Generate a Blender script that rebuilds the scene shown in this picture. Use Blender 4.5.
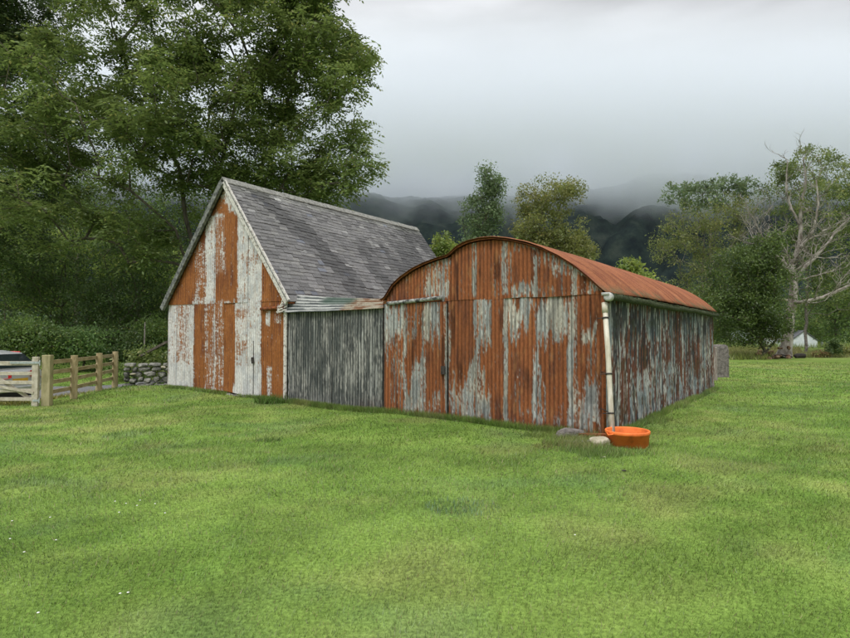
import bpy, math, random
import numpy as np
from mathutils import Vector, Matrix
S = bpy.context.scene
for o in list(bpy.data.objects): bpy.data.objects.remove(o)
COL = S.collection
R = math.radians
RNG = np.random.default_rng(7)

# ------------------------------------------------------------------ camera
CAM_H, FPX, PITCH = 1.75, 560.0, math.atan(16/560)
cam_d = bpy.data.cameras.new('camera'); cam = bpy.data.objects.new('camera', cam_d); COL.objects.link(cam)
cam.location = (0, 0, CAM_H); cam.rotation_euler = (R(90)+PITCH, 0, 0)
cam_d.sensor_width = 36; cam_d.lens = FPX/850*36; cam_d.clip_end = 9000; cam_d.clip_start = 0.05
S.camera = cam
# ------------------------------------------------------------------ light
SUN_EL, SUN_AZ = 55, 200          # compass-like azimuth, sun behind the camera and to its left
w = bpy.data.worlds.new('World'); S.world = w; w.use_nodes = True
nt = w.node_tree; nt.nodes.clear()
def N(nt, t, **k):
    n = nt.nodes.new(t)
    for a, b in k.items(): setattr(n, a, b)
    return n
out = N(nt, 'ShaderNodeOutputWorld'); bg = N(nt, 'ShaderNodeBackground'); bg.inputs['Strength'].default_value = 0.10
sky = N(nt, 'ShaderNodeTexSky', sky_type='NISHITA'); sky.sun_disc = False
sky.sun_elevation = R(SUN_EL); sky.sun_rotation = R(SUN_AZ); sky.dust_density = 4
hs = N(nt, 'ShaderNodeHueSaturation'); hs.inputs['Saturation'].default_value = 0.12
nt.links.new(sky.outputs[0], hs.inputs['Color'])
tc = N(nt, 'ShaderNodeTexCoord')
sep = N(nt, 'ShaderNodeSeparateXYZ'); nt.links.new(tc.outputs['Generated'], sep.inputs[0])
mp = N(nt, 'ShaderNodeMapping'); mp.inputs['Scale'].default_value = (1.0, 1.0, 4.6); nt.links.new(tc.outputs['Generated'], mp.inputs[0])
nz = N(nt, 'ShaderNodeTexNoise'); nz.inputs['Scale'].default_value = 2.3; nz.inputs['Detail'].default_value = 6; nz.inputs['Roughness'].default_value = 0.5
nt.links.new(mp.outputs[0], nz.inputs['Vector'])
# overcast cloud luminance by elevation (darker towards the horizon, brightest overhead)
el = N(nt, 'ShaderNodeValToRGB'); nt.links.new(sep.outputs['Z'], el.inputs[0])
cr = el.color_ramp; cr.elements[0].position = 0.0; cr.elements[0].color = (5.0,5.15,5.3,1)
cr.elements[1].position = 1.0; cr.elements[1].color = (14.5,14.5,14.5,1)
for p, c in ((0.18,(5.1,5.25,5.42,1)),(0.30,(5.0,5.18,5.42,1)),(0.42,(4.9,5.05,5.28,1)),(0.60,(7.4,7.55,7.8,1))):
    e = cr.elements.new(p); e.color = c
ma = N(nt, 'ShaderNodeMapRange'); ma.inputs['From Min'].default_value = 0.3; ma.inputs['From Max'].default_value = 0.7
ma.inputs['To Min'].default_value = 0.70; ma.inputs['To Max'].default_value = 1.22
nt.links.new(nz.outputs[0], ma.inputs[0])
# the cloud is thinner to the left (west), heavier to the right
mx = N(nt, 'ShaderNodeMapRange'); mx.inputs['From Min'].default_value = -0.7; mx.inputs['From Max'].default_value = 0.6
mx.inputs['To Min'].default_value = 1.30; mx.inputs['To Max'].default_value = 0.97
nt.links.new(sep.outputs['X'], mx.inputs[0])
m1 = N(nt, 'ShaderNodeMath', operation='MULTIPLY'); nt.links.new(ma.outputs[0], m1.inputs[0]); nt.links.new(mx.outputs[0], m1.inputs[1])
vm = N(nt, 'ShaderNodeVectorMath', operation='SCALE'); nt.links.new(el.outputs[0], vm.inputs[0]); nt.links.new(m1.outputs[0], vm.inputs['Scale'])
mixs = N(nt, 'ShaderNodeMix', data_type='RGBA'); mixs.inputs['Factor'].default_value = 0.9
nt.links.new(hs.outputs[0], mixs.inputs['A']); nt.links.new(vm.outputs[0], mixs.inputs['B'])
nt.links.new(mixs.outputs['Result'], bg.inputs['Color']); nt.links.new(bg.outputs[0], out.inputs[0])

sd = bpy.data.lights.new('sun', 'SUN'); sd.energy = 1.35; sd.angle = R(25); sd.color = (1, .96, .9)
sun = bpy.data.objects.new('sun', sd); COL.objects.link(sun)
az = R(SUN_AZ); sdir = Vector((math.sin(az)*math.cos(R(SUN_EL)), math.cos(az)*math.cos(R(SUN_EL)), math.sin(R(SUN_EL))))
sun.rotation_euler = sdir.to_track_quat('Z', 'Y').to_euler(); sun.location = (0, 0, 60)
S.view_settings.view_transform = 'Standard'; S.view_settings.look = 'None'; S.view_settings.exposure = 0.35; S.view_settings.gamma = 1
S.view_settings.use_curve_mapping = False
S.render.engine = 'CYCLES'
c = S.cycles; c.max_bounces = 12; c.diffuse_bounces = 3; c.glossy_bounces = 2; c.transmission_bounces = 4; c.volume_bounces = 12; c.transparent_max_bounces = 8
c.volume_step_rate = 1.0; c.volume_max_steps = 256; c.use_denoising = True; c.sample_clamp_indirect = 4

# ------------------------------------------------------------------ camera model used to place things measured in the photograph
def ray(px, py):
    a = (px-425)/FPX; b = (319-py)/FPX
    return np.array([a, math.cos(PITCH)-b*math.sin(PITCH), math.sin(PITCH)+b*math.cos(PITCH)])
def ground(px, py, z=0.0):
    d = ray(px, py); t = (z-CAM_H)/d[2]; return Vector((d[0]*t, d[1]*t, z))
def at(px, py, depth):
    d = ray(px, py); t = depth/d[1]; return Vector((d[0]*t, depth, CAM_H+d[2]*t))
def proj(x, y, z):
    z = z-CAM_H; zc = y*math.cos(PITCH)+z*math.sin(PITCH); yc = -y*math.sin(PITCH)+z*math.cos(PITCH)
    return 425+FPX*x/zc, 319-FPX*yc/zc

# ------------------------------------------------------------------ numpy noise
def _h(ix, iy, seed):
    n = (ix.astype(np.int64)*374761393 + iy.astype(np.int64)*668265263 + seed*1442695041) & 0xffffffff
    n = ((n ^ (n >> 13))*1274126177) & 0xffffffff
    n = (n ^ (n >> 16)) & 0xffffffff
    return (n & 0xffff)/65535.0
def noise(x, y, seed=0):
    x = np.asarray(x, float); y = np.asarray(y, float)
    ix = np.floor(x); iy = np.floor(y); fx = x-ix; fy = y-iy
    fx = fx*fx*(3-2*fx); fy = fy*fy*(3-2*fy)
    a = _h(ix, iy, seed); b = _h(ix+1, iy, seed); c_ = _h(ix, iy+1, seed); d = _h(ix+1, iy+1, seed)
    return (a*(1-fx)+b*fx)*(1-fy)+(c_*(1-fx)+d*fx)*fy
def fbm(x, y, seed=0, o=4, g=0.5):
    s = 0; a = 1; t = 0
    for i in range(o):
        s = s+a*noise(np.asarray(x)*2**i, np.asarray(y)*2**i, seed+i*17); t += a; a *= g
    return s/t
def sst(a, b, x):
    t = np.clip((x-a)/(b-a), 0, 1); return t*t*(3-2*t)
def lerp(a, b, t):
    t = np.asarray(t)[..., None]; return np.asarray(a)*(1-t)+np.asarray(b)*t

# ------------------------------------------------------------------ mesh helpers
def tag(o, label=None, cat=None, group=None, kind=None):
    if label: o['label'] = label
    if cat: o['category'] = cat
    if group: o['group'] = group
    if kind: o['kind'] = kind
    return o
def link(name, me, mat, parent=None):
    o = bpy.data.objects.new(name, me); COL.objects.link(o)
    if mat: me.materials.append(mat)
    if parent: 
        o.parent = parent; o.matrix_parent_inverse = parent.matrix_basis.inverted()
    return o
def thing(name, loc, label, cat, group=None, kind=None):
    o = bpy.data.objects.new(name, None); COL.objects.link(o); o.location = loc; o.empty_display_size = .3
    return tag(o, label, cat, group, kind)
def npmesh(name, V, Fa, mat, parent=None, smooth=False, col=None, colname='col'):
    """V (n,3); Fa (m,k) ints, all the same size"""
    V = np.ascontiguousarray(V, dtype=np.float32); Fa = np.ascontiguousarray(Fa, dtype=np.int32)
    me = bpy.data.meshes.new(name); m, k = Fa.shape
    me.vertices.add(len(V)); me.vertices.foreach_set('co', V.ravel())
    me.loops.add(m*k); me.loops.foreach_set('vertex_index', Fa.ravel())
    me.polygons.add(m); me.polygons.foreach_set('loop_start', np.arange(0, m*k, k, dtype=np.int32))
    me.polygons.foreach_set('use_smooth', np.full(m, smooth, dtype=bool))
    if col is not None:
        a = me.attributes.new(colname, 'FLOAT_COLOR', 'POINT')
        cc = np.ones((len(V), 4), dtype=np.float32); cc[:, :3] = col; a.data.foreach_set('color', cc.ravel())
    me.update(calc_edges=True)
    return link(name, me, mat, parent)
def gridfaces(nu, nv):
    i = np.arange(nu-1)[:, None]*nv+np.arange(nv-1)[None]
    return np.stack([i, i+nv, i+nv+1, i+1], -1).reshape(-1, 4)

class MB:
    def __init__(s): s.v = []; s.f = []
    def add(s, vs, fs):
        b = len(s.v); s.v += [tuple(map(float, q)) for q in vs]; s.f += [tuple(b+i for i in f) for f in fs]; return s
    def box(s, c_, size, M=None, taper=1.0):
        hx, hy, hz = [q/2 for q in size]; vs = []
        for z in (-1, 1):
            for x, y in ((-1, -1), (1, -1), (1, 1), (-1, 1)):
                k = taper if z > 0 else 1
                p = Vector((x*hx*k, y*hy*k, z*hz))
                if M is not None: p = M @ p
                vs.append(p+Vector(c_))
        return s.add(vs, [(0,3,2,1),(4,5,6,7),(0,1,5,4),(1,2,6,5),(2,3,7,6),(3,0,4,7)])
    def beam(s, p0, p1, w_, h_, up=(0, 0, 1)):
        p0 = Vector(p0); p1 = Vector(p1); d = (p1-p0); L = d.length; d.normalize()
        sx = d.cross(Vector(up)).normalized(); u_ = sx.cross(d)
        M = Matrix((d, sx, u_)).transposed()
        return s.box((p0+p1)/2, (L, w_, h_), M)
    def tube(s, pts, rad, n=10, cap=True, arc=(0, 2*math.pi)):
        pts = [Vector(p) for p in pts]
        if not hasattr(rad, '__len__'): rad = [rad]*len(pts)
        full = abs(arc[1]-arc[0]-2*math.pi) < 1e-6; vs = []; m = n if full else n+1
        ref = Vector((0, 0, 1))
        for i, p in enumerate(pts):
            d = (pts[min(i+1, len(pts)-1)]-pts[max(i-1, 0)]).normalized()
            if abs(d.dot(ref)) > .95: r_ = Vector((1, 0, 0))
            else: r_ = ref
            a = d.cross(r_).normalized(); b = a.cross(d)
            for k in range(m):
                th = arc[0]+(arc[1]-arc[0])*k/n
                vs.append(p+(a*math.cos(th)+b*math.sin(th))*rad[i])
        fs = []
        for i in range(len(pts)-1):
            for k in range(n):
                k2 = (k+1) % m if full else k+1
                fs.append((i*m+k, i*m+k2, (i+1)*m+k2, (i+1)*m+k))
        if cap and full:
            fs.append(tuple(reversed(range(m)))); fs.append(tuple((len(pts)-1)*m+k for k in range(m)))
        return s.add(vs, fs)
    def lathe(s, c_, prof, n=32, M=None):
        vs = []
        for r_, z in prof:
            for k in range(n):
                th = 2*math.pi*k/n; p = Vector((r_*math.cos(th), r_*math.sin(th), z))
                if M is not None: p = M @ p
                vs.append(p+Vector(c_))
        fs = [(i*n+k, i*n+(k+1) % n, (i+1)*n+(k+1) % n, (i+1)*n+k) for i in range(len(prof)-1) for k in range(n)]
        return s.add(vs, fs)
    def rock(s, c_, size, seed=0, rot=0, flat=0.0):
        rg = random.Random(seed); import bmesh
        bm = bmesh.new(); bmesh.ops.create_icosphere(bm, subdivisions=3, radius=1)
        off = [Vector((rg.uniform(-1, 1), rg.uniform(-1, 1), rg.uniform(-1, 1))).normalized() for _ in range(9)]
        lim = [rg.uniform(.62, .9) for _ in range(9)]
        M = Matrix.Rotation(rot, 3, 'Z'); vs = []
        for v in bm.verts:
            p = v.co.copy()
            p = Vector([math.copysign(abs(q)**.5, q) for q in p])*.80
            for o_, l in zip(off, lim):
                d = p.dot(o_)
                if d > l: p -= o_*(d-l)*.85
            p += v.co*(rg.uniform(-.02, .02))
            vs.append(M @ Vector((p.x*size[0]/2, p.y*size[1]/2, p.z*size[2]/2))+Vector(c_))
        bm.verts.index_update()
        fs = [tuple(v.index for v in f.verts) for f in bm.faces]; bm.free()
        return s.add(vs, fs)
    def build(s, name, mat, parent=None, smooth=False, bevel=0):
        me = bpy.data.meshes.new(name); me.from_pydata(s.v, [], s.f); me.update()
        if smooth: me.polygons.foreach_set('use_smooth', [True]*len(me.polygons))
        o = link(name, me, mat, parent)
        if bevel:
            b = o.modifiers.new('bevel', 'BEVEL'); b.width = bevel; b.segments = 2; b.limit_method = 'ANGLE'
        return o

# ------------------------------------------------------------------ materials
def newmat(name):
    m = bpy.data.materials.new(name); m.use_nodes = True; nt_ = m.node_tree
    b = nt_.nodes['Principled BSDF']; return m, nt_, b
def mat_noise(name, c1, c2, scale=8, rough=.8, bump=.2, bscale=None, stretch=(1, 1, 1), detail=6, spec=.3, metal=0, c3=None, lo=.35, hi=.65, bdist=.02):
    m, t, b = newmat(name)
    tc_ = N(t, 'ShaderNodeTexCoord'); mp_ = N(t, 'ShaderNodeMapping'); mp_.inputs['Scale'].default_value = stretch
    t.links.new(tc_.outputs['Object'], mp_.inputs[0])
    n = N(t, 'ShaderNodeTexNoise'); n.inputs['Scale'].default_value = scale; n.inputs['Detail'].default_value = detail; n.inputs['Roughness'].default_value = .62
    t.links.new(mp_.outputs[0], n.inputs['Vector'])
    r = N(t, 'ShaderNodeValToRGB'); t.links.new(n.outputs[0], r.inputs[0])
    r.color_ramp.elements[0].position = lo; r.color_ramp.elements[0].color = (*c1, 1)
    r.color_ramp.elements[1].position = hi; r.color_ramp.elements[1].color = (*c2, 1)
    if c3: e = r.color_ramp.elements.new((lo+hi)/2); e.color = (*c3, 1)
    t.links.new(r.outputs[0], b.inputs['Base Color'])
    b.inputs['Roughness'].default_value = rough; b.inputs['Specular IOR Level'].default_value = spec; b.inputs['Metallic'].default_value = metal
    if bump:
        n2 = N(t, 'ShaderNodeTexNoise'); n2.inputs['Scale'].default_value = bscale or scale*4; n2.inputs['Detail'].default_value = 5
        t.links.new(mp_.outputs[0], n2.inputs['Vector'])
        bp = N(t, 'ShaderNodeBump'); bp.inputs['Strength'].default_value = bump; bp.inputs['Distance'].default_value = bdist
        t.links.new(n2.outputs[0], bp.inputs['Height']); t.links.new(bp.outputs[0], b.inputs['Normal'])
    return m
def mat_attr(name, rough=.75, spec=.3, fine=60, amt=.25, bump=.25, stretch=(1, 1, 1), bdist=.006, big=None):
    """colour from the 'col' attribute, broken up by fine noise"""
    m, t, b = newmat(name)
    a = N(t, 'ShaderNodeAttribute', attribute_name='col')
    tc_ = N(t, 'ShaderNodeTexCoord'); mp_ = N(t, 'ShaderNodeMapping'); mp_.inputs['Scale'].default_value = stretch
    t.links.new(tc_.outputs['Object'], mp_.inputs[0])
    n = N(t, 'ShaderNodeTexNoise'); n.inputs['Scale'].default_value = fine; n.inputs['Detail'].default_value = 4
    t.links.new(mp_.outputs[0], n.inputs['Vector'])
    r = N(t, 'ShaderNodeMapRange'); r.inputs['From Min'].default_value = .3; r.inputs['From Max'].default_value = .7
    r.inputs['To Min'].default_value = 1-amt; r.inputs['To Max'].default_value = 1+amt
    t.links.new(n.outputs[0], r.inputs[0])
    v = N(t, 'ShaderNodeVectorMath', operation='SCALE'); t.links.new(a.outputs['Color'], v.inputs[0]); t.links.new(r.outputs[0], v.inputs['Scale'])
    t.links.new(v.outputs[0], b.inputs['Base Color']); b.inputs['Roughness'].default_value = rough; b.inputs['Specular IOR Level'].default_value = spec
    if bump:
        bp = N(t, 'ShaderNodeBump'); bp.inputs['Strength'].default_value = bump; bp.inputs['Distance'].default_value = bdist
        t.links.new(n.outputs[0], bp.inputs['Height']); t.links.new(bp.outputs[0], b.inputs['Normal'])
    return m
def mat_leaf(name, trans=.35):
    m, t, b = newmat(name); t.nodes.remove(b); o_ = t.nodes['Material Output']
    a = N(t, 'ShaderNodeAttribute', attribute_name='col')
    d = N(t, 'ShaderNodeBsdfDiffuse'); tr = N(t, 'ShaderNodeBsdfTranslucent'); g = N(t, 'ShaderNodeBsdfGlossy'); g.inputs['Roughness'].default_value = .5
    hs_ = N(t, 'ShaderNodeHueSaturation'); hs_.inputs['Hue'].default_value = .485; hs_.inputs['Value'].default_value = 1.25
    t.links.new(a.outputs['Color'], d.inputs[0]); t.links.new(a.outputs['Color'], hs_.inputs['Color']); t.links.new(hs_.outputs[0], tr.inputs[0])
    x = N(t, 'ShaderNodeMixShader'); x.inputs[0].default_value = trans; t.links.new(d.outputs[0], x.inputs[1]); t.links.new(tr.outputs[0], x.inputs[2])
    y = N(t, 'ShaderNodeMixShader'); y.inputs[0].default_value = .04; t.links.new(x.outputs[0], y.inputs[1]); t.links.new(g.outputs[0], y.inputs[2])
    t.links.new(y.outputs[0], o_.inputs[0]); return m
M = {}
M['corr'] = mat_attr('weathered_iron', rough=.8, spec=.25, fine=45, amt=.22, bump=.3, stretch=(1, 1, .35))
M['slate'] = mat_attr('slate', rough=.55, spec=.5, fine=25, amt=.28, bump=.4)
M['ground'] = mat_attr('lawn_soil', rough=.95, spec=.05, fine=30, amt=.35, bump=.8, bdist=.03)
M['blade'] = mat_leaf('grass_blade', .3)
M['leaf'] = mat_leaf('leaf', .45)
M['bark'] = mat_noise('bark', (.055,.048,.036), (.17,.15,.115), 6, .95, .8, 20, (1, 1, .35), bdist=.05)
M['deadbark'] = mat_noise('dead_bark', (.13,.11,.09), (.42,.39,.35), 3, .9, .6, 14, (1, 1, .5), bdist=.05)
M['birch'] = mat_noise('pale_bark', (.08,.07,.06), (.25,.23,.2), 6, .9, .5, 20)
M['wood'] = mat_noise('fence_wood', (.30,.235,.12), (.52,.43,.26), 9, .85, .4, 40, (1, 1, .3))
M['woodrail'] = mat_noise('rail_wood', (.26,.20,.10), (.44,.36,.22), 9, .85, .4, 40, (.3, .3, 1))
M['gatewood'] = mat_noise('gate_wood', (.36,.32,.24), (.58,.54,.45), 9, .85, .3, 40)
M['galv'] = mat_noise('galvanised', (.35,.4,.42), (.6,.64,.66), 20, .45, .1, metal=.6)
M['stone'] = mat_noise('rubble_stone', (.10,.10,.095), (.42,.41,.37), 5, .95, .8, 22, c3=(.20,.20,.18), bdist=.04)
M['palestone'] = mat_noise('pale_stone', (.30,.27,.19), (.52,.48,.38), 7, .9, .5, 25)
M['pillar'] = mat_noise('pillar_stone', (.10,.09,.085), (.26,.235,.22), 9, .95, .8, 30, bdist=.04)
M['board_w'] = mat_noise('flaking_white_board', (.20,.17,.14), (.62,.60,.56), 14, .8, .4, 50, (1, 1, 1), lo=.36, hi=.5)
M['board_d'] = mat_noise('grey_board', (.05,.055,.055), (.26,.27,.25), 10, .85, .4, 40)
M['ridge'] = mat_noise('ridge_tile', (.15,.15,.14), (.34,.34,.31), 12, .85, .4, 40)
M['rustp'] = mat_noise('rust', (.10,.035,.016), (.30,.095,.03), 14, .85, .4, 60)
M['pipe'] = mat_noise('cream_plastic', (.46,.42,.31), (.72,.69,.60), 5, .5, .1, 30, (3, 3, .6))
M['dark'] = mat_noise('dark_iron', (.02,.018,.016), (.06,.05,.045), 20, .7, .2)
M['gutter'] = mat_noise('mossy_gutter', (.03,.035,.02), (.09,.10,.055), 14, .9, .8, 30, c3=(.035,.05,.015), bdist=.04)
M['capw'] = mat_noise('gutter_cap', (.3,.31,.3), (.6,.6,.58), 12, .7, .2)
M['orange'] = mat_noise('orange_plastic', (.58,.13,.035), (.92,.23,.05), 6, .6, .15, 30, spec=.35, c3=(.86,.19,.04), lo=.28, hi=.6)
M['soil'] = mat_noise('soil', (.03,.022,.014), (.08,.06,.04), 10, .95, .8)
M['asphalt'] = mat_noise('road_tarmac', (.13,.13,.135), (.22,.22,.225), 12, .95, .4, 80)
M['silver'] = mat_noise('silver_paint', (.50,.52,.53), (.56,.58,.59), 2, .28, 0, metal=.35, spec=.6)
M['glass'] = mat_noise('car_glass', (.012,.018,.02), (.02,.028,.03), 2, .06, 0, spec=.9)
M['rubber'] = mat_noise('rubber', (.012,.012,.012), (.03,.03,.03), 10, .85, .2)
M['redlens'] = mat_noise('red_lens', (.5,.01,.02), (.62,.02,.03), 10, .2, 0, spec=.7)
M['plate'] = mat_noise('yellow_plate', (.62,.36,.03), (.7,.42,.05), 10, .4, 0)
M['whitewall'] = mat_noise('white_wall', (.55,.60,.66), (.70,.74,.78), 3, .8, .05)
M['houseroof'] = mat_noise('house_roof', (.09,.095,.11), (.16,.165,.18), 8, .8, .2)
M['mount'] = None

# ------------------------------------------------------------------ ground colours shared by soil and grass blades
U = Vector((math.cos(R(144)), math.sin(R(144)), 0)); Vv = Vector((U.y, -U.x, 0)); C0 = ground(605, 437)
CX, CY = C0.x, C0.y
def tv(x, y): return (x-CX)*U.x+(y-CY)*U.y, (x-CX)*Vv.x+(y-CY)*Vv.y
def W(t, s, z=0.0): return Vector((CX+U.x*t+Vv.x*s, CY+U.y*t+Vv.y*s, z))
def groundz(x, y):
    x = np.asarray(x, float); y = np.asarray(y, float)
    z = (fbm(x*.35, y*.35, 5, 3)-.5)*.10+(fbm(x*1.5, y*1.5, 9, 2)-.5)*.03
    z = z*sst(2, 6, np.hypot(x, y))
    z = z-.26*sst(-9.9, -11.4, x)*sst(13.9, 15.3, y)*(1-sst(21, 26, y))
    t, s = tv(x, y)
    # the bank rises a little against the gable of the old barn
    z = z+.10*np.exp(-((t-12.5)/3.0)**2-((s-0)/2.2)**2)
    return z
def ex2(n): return np.clip((n-.5)*2.2+.5, 0, 1)
def groundcol(x, y):
    a = fbm(x*.33, y*.45, 11, 4); b = fbm(x*1.7, y*2.0, 23, 3); c_ = fbm(x*.12+9, y*.12, 31, 3); dd = fbm(x*6, y*6, 47, 2)
    deep = np.array([.110,.180,.036]); mid = np.array([.165,.238,.055]); yel = np.array([.265,.285,.098]); 
    m_ = lerp(deep, mid, sst(.3, .62, .5*a+.3*b+.2*dd))
    m_ = lerp(m_, yel, np.clip(sst(.50, .70, c_*.45+b*.35+a*.2)*.75, 0, 1))
    olive = np.array([.235,.235,.09]); m_ = lerp(m_, olive, sst(.62, .8, fbm(x*.8+40, y*.8, 61, 3))*.4)
    blu = np.array([.12,.19,.07]); m_ = lerp(m_, blu, sst(.60, .80, fbm(x*.75+70, y*.9, 71, 4))*.45)
    m_ = m_*(1+.20*(ex2(fbm(x*.9, y*1.4, 131, 4))-.5)+.24*(ex2(fbm(x*3.1, y*4.2, 133, 3))-.5))[..., None]
    m_ = m_*np.array([1.10,1.16,1.06])
    # bright fresh grass near the buildings and in the distance
    return m_
def in_buildings(x, y, e=0.0):
    t, s = tv(x, y)
    return (t > -e) & (t < 13.95+e) & (s > -e) & (s < 10.9+e)

# ================================================================== THE GROUND
def axis(lo, hi, fine_lo, fine_hi, step):
    a = list(np.arange(fine_lo, fine_hi, step)); x = fine_hi; st = step
    while x < hi: a.append(x); st *= 1.25; x += st
    a.append(hi); x = fine_lo; st = step; b_ = []
    while x > lo: st *= 1.25; x -= st; b_.append(max(x, lo))
    return np.array(sorted(set(b_+a)))
gx = axis(-3000, 3000, -16, 24, .16); gy = axis(-60, 3500, 1, 34, .16)
X, Y = np.meshgrid(gx, gy, indexing='ij'); Z = groundz(X, Y)*np.clip(1.2-np.hypot(X, Y)/200, 0, 1)
gcol = groundcol(X, Y)
far = sst(25, 70, np.hypot(X, Y)); gcol = gcol*(1-far[..., None]) + np.array([.20,.27,.07])*far[..., None]
gcol = gcol*.95
go = npmesh('ground', np.stack([X, Y, Z], -1).reshape(-1, 3), gridfaces(len(gx), len(gy)), M['ground'], smooth=True, col=gcol.reshape(-1, 3))
tag(go, kind='structure')

def blades():
    V = []; Cc = []; rg = RNG
    bands = [(2.2, 4, 3800, .0045, .042), (4, 6, 2600, .006, .045), (6, 9, 1300, .009, .05), (9, 14, 560, .013, .055), (14, 22, 210, .022, .065), (22, 36, 75, .036, .07)]
    for d0, d1, dens, wd, ln in bands:
        half = d1*.80+1.2; area = 2*half*(d1-d0); n = int(dens*area)
        y = rg.uniform(d0, d1, n); x = rg.uniform(-half, half, n); k = (np.abs(x) < y*.80+1.2) & ~in_buildings(x, y, .02)
        x = x[k]; y = y[k]; n = len(x)
        big = fbm(x*.9, y*.9, 83, 3); tall = 1+.35*sst(.55, .8, big)
        V_, C_ = bladeset(x, y, wd, ln*tall, rg); V.append(V_); Cc.append(C_)
    V = np.concatenate(V); Cc = np.concatenate(Cc)
    return V, Cc
def bladeset(x, y, wd, ln, rg, lift=0.0, tint=None, lean=.75):
    n = len(x); z = groundz(x, y)-.004+lift
    th = rg.uniform(0, 2*np.pi, n); ph = rg.uniform(0, 2*np.pi, n); L_ = ln*rg.uniform(.5, 1.25, n); le = lean*L_*rg.uniform(.2, 1.1, n)
    # a mower's lean: blades tend to lie one way in patches
    base = fbm(x*.25, y*.25, 91, 2)*12; ph = np.where(rg.random(n) < .5, base+rg.normal(0, .6, n), ph)
    W_ = wd*rg.uniform(.6, 1.4, n)
    dx = np.cos(th)*W_/2; dy = np.sin(th)*W_/2; tx = np.cos(ph)*le; ty = np.sin(ph)*le
    a = np.stack([x-dx, y-dy, z], -1); b = np.stack([x+dx, y+dy, z], -1)
    c_ = np.stack([x+tx, y+ty, z+L_*.8], -1)
    V = np.stack([a, b, c_], 1).reshape(-1, 3)
    col = groundcol(x, y) if tint is None else np.tile(np.array(tint, float), (n, 1))
    col = col*rg.uniform(.52, 1.5, n)[:, None]*np.array([1, 1, 1])
    dry = rg.random(n) < .07; col[dry] = np.array([.30,.27,.12])*rg.uniform(.6, 1.2, dry.sum())[:, None]
    pale = rg.random(n) < .12; col[pale] = col[pale]*np.array([1.25, 1.2, 1.7])
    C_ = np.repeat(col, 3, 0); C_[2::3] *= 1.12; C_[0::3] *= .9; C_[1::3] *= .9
    return V, C_
V_, C_ = blades()
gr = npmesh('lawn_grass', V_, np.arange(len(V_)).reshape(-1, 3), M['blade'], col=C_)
tag(gr, 'short mown green lawn with paler and darker patches in front of the barns', 'grass', kind='stuff')

# longer grass left unmown along the foot of the walls, round the stones and the tub
def longgrass():
    V = []; Cc = []; rg = np.random.default_rng(3)
    def strip(t0, t1, s0, s1, n, ln, wd=.008, tint=None):
        t = rg.uniform(t0, t1, n); s = rg.uniform(s0, s1, n); k = fbm(t*2.2, s*2.2, 7, 3) > rg.uniform(.25, .6, n)
        t = t[k]; s = s[k]; x = CX+U.x*t+Vv.x*s; y = CY+U.y*t+Vv.y*s
        a, b = bladeset(x, y, wd, ln, rg, tint=tint, lean=.5); V.append(a); Cc.append(b)
    strip(.1, 8.2, -.16, -.0, 15000, .17); strip(8.2, 13.9, -.18, .0, 8000, .14, .012); strip(4.9, 8.2, -.25, 0, 3000, .15)
    strip(-.20, .0, 0, 10.9, 13000, .15); strip(-.5, 0, 2.0, 2.8, 900, .14); strip(-.4, 0, 4.5, 5.6, 900, .12)
    def clump(px, py, r_, n, ln, wd=.008, tint=None):
        p = ground(px, py); a_ = rg.uniform(0, 6.28, n); q = r_*np.sqrt(rg.random(n))
        a, b = bladeset(p.x+np.cos(a_)*q*1.3, p.y+np.sin(a_)*q, wd, ln, rg, tint=tint, lean=.6); V.append(a); Cc.append(b)
    clump(270, 404, .30, 500, .28, .016, (.09,.17,.03)); clump(566, 445, .3, 1300, .13); clump(583, 448, .32, 1500, .14, tint=(.22,.23,.08)); clump(585, 452, .3, 900, .12); clump(600, 457, .25, 700, .11); clump(575, 441, .3, 600, .15, tint=(.16,.19,.06)); clump(545, 436, .3, 700, .12); clump(635, 455, .25, 300, .08)
    clump(560, 449, .35, 400, .09, tint=(.17,.17,.05)); clump(650, 448, .25, 200, .09); clump(613, 457, .18, 300, .10)
    clump(462, 508, .30, 450, .07, .006, (.15,.25,.12)); clump(448, 509, .2, 250, .06, .006, (.10,.18,.05)); clump(268, 441, .18, 160, .09, .01, (.09,.15,.03))
    return np.concatenate(V), np.concatenate(Cc)
V_, C_ = longgrass()
tag(npmesh('long_grass', V_, np.arange(len(V_)).reshape(-1, 3), M['blade'], col=C_), 'longer unmown grass tufts along the foot of the iron walls', 'grass', kind='stuff')
# tall pale grass at the far edge of the lawn by the dead tree
def roughgrass():
    V = []; Cc = []; rg = np.random.default_rng(5)
    for px0, px1, py0, py1, n, ln, tint in ((728, 800, 349, 357, 5000, .55, (.25,.24,.085)), (800, 860, 352, 358, 3500, .45, (.20,.22,.07)), (730, 770, 350, 360, 2500, .6, (.20,.24,.06)), (700, 860, 345.5, 348.5, 4000, .9, (.17,.23,.06))):
        px = rg.uniform(px0, px1, n); py = rg.uniform(py0, py1, n); D = CAM_H*FPX/(py-335); x = (px-425)/FPX*D
        a, b = bladeset(x, D, .05, ln, rg, tint=tint, lean=.5); V.append(a); Cc.append(b)
    # verge between fence and road
    n = 5000; y = rg.uniform(13.9, 20, n); x = rg.uniform(-12.5, -10.0, n)-.0; k = (x < -9.85-(y-13.7)*.16); x = x[k]; y = y[k]
    a, b = bladeset(x, y, .03, .16, rg, tint=(.25,.24,.05), lean=.6); k2 = np.repeat((x > -11.0-(y-14)*.05), 3); V.append(a[k2]); Cc.append(b[k2])
    return np.concatenate(V), np.concatenate(Cc)
V_, C_ = roughgrass()
tag(npmesh('rough_grass', V_, np.arange(len(V_)).reshape(-1, 3), M['blade'], col=C_), 'tall pale rough grass at the far edge of the lawn and beside the road', 'grass', kind='stuff')
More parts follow.
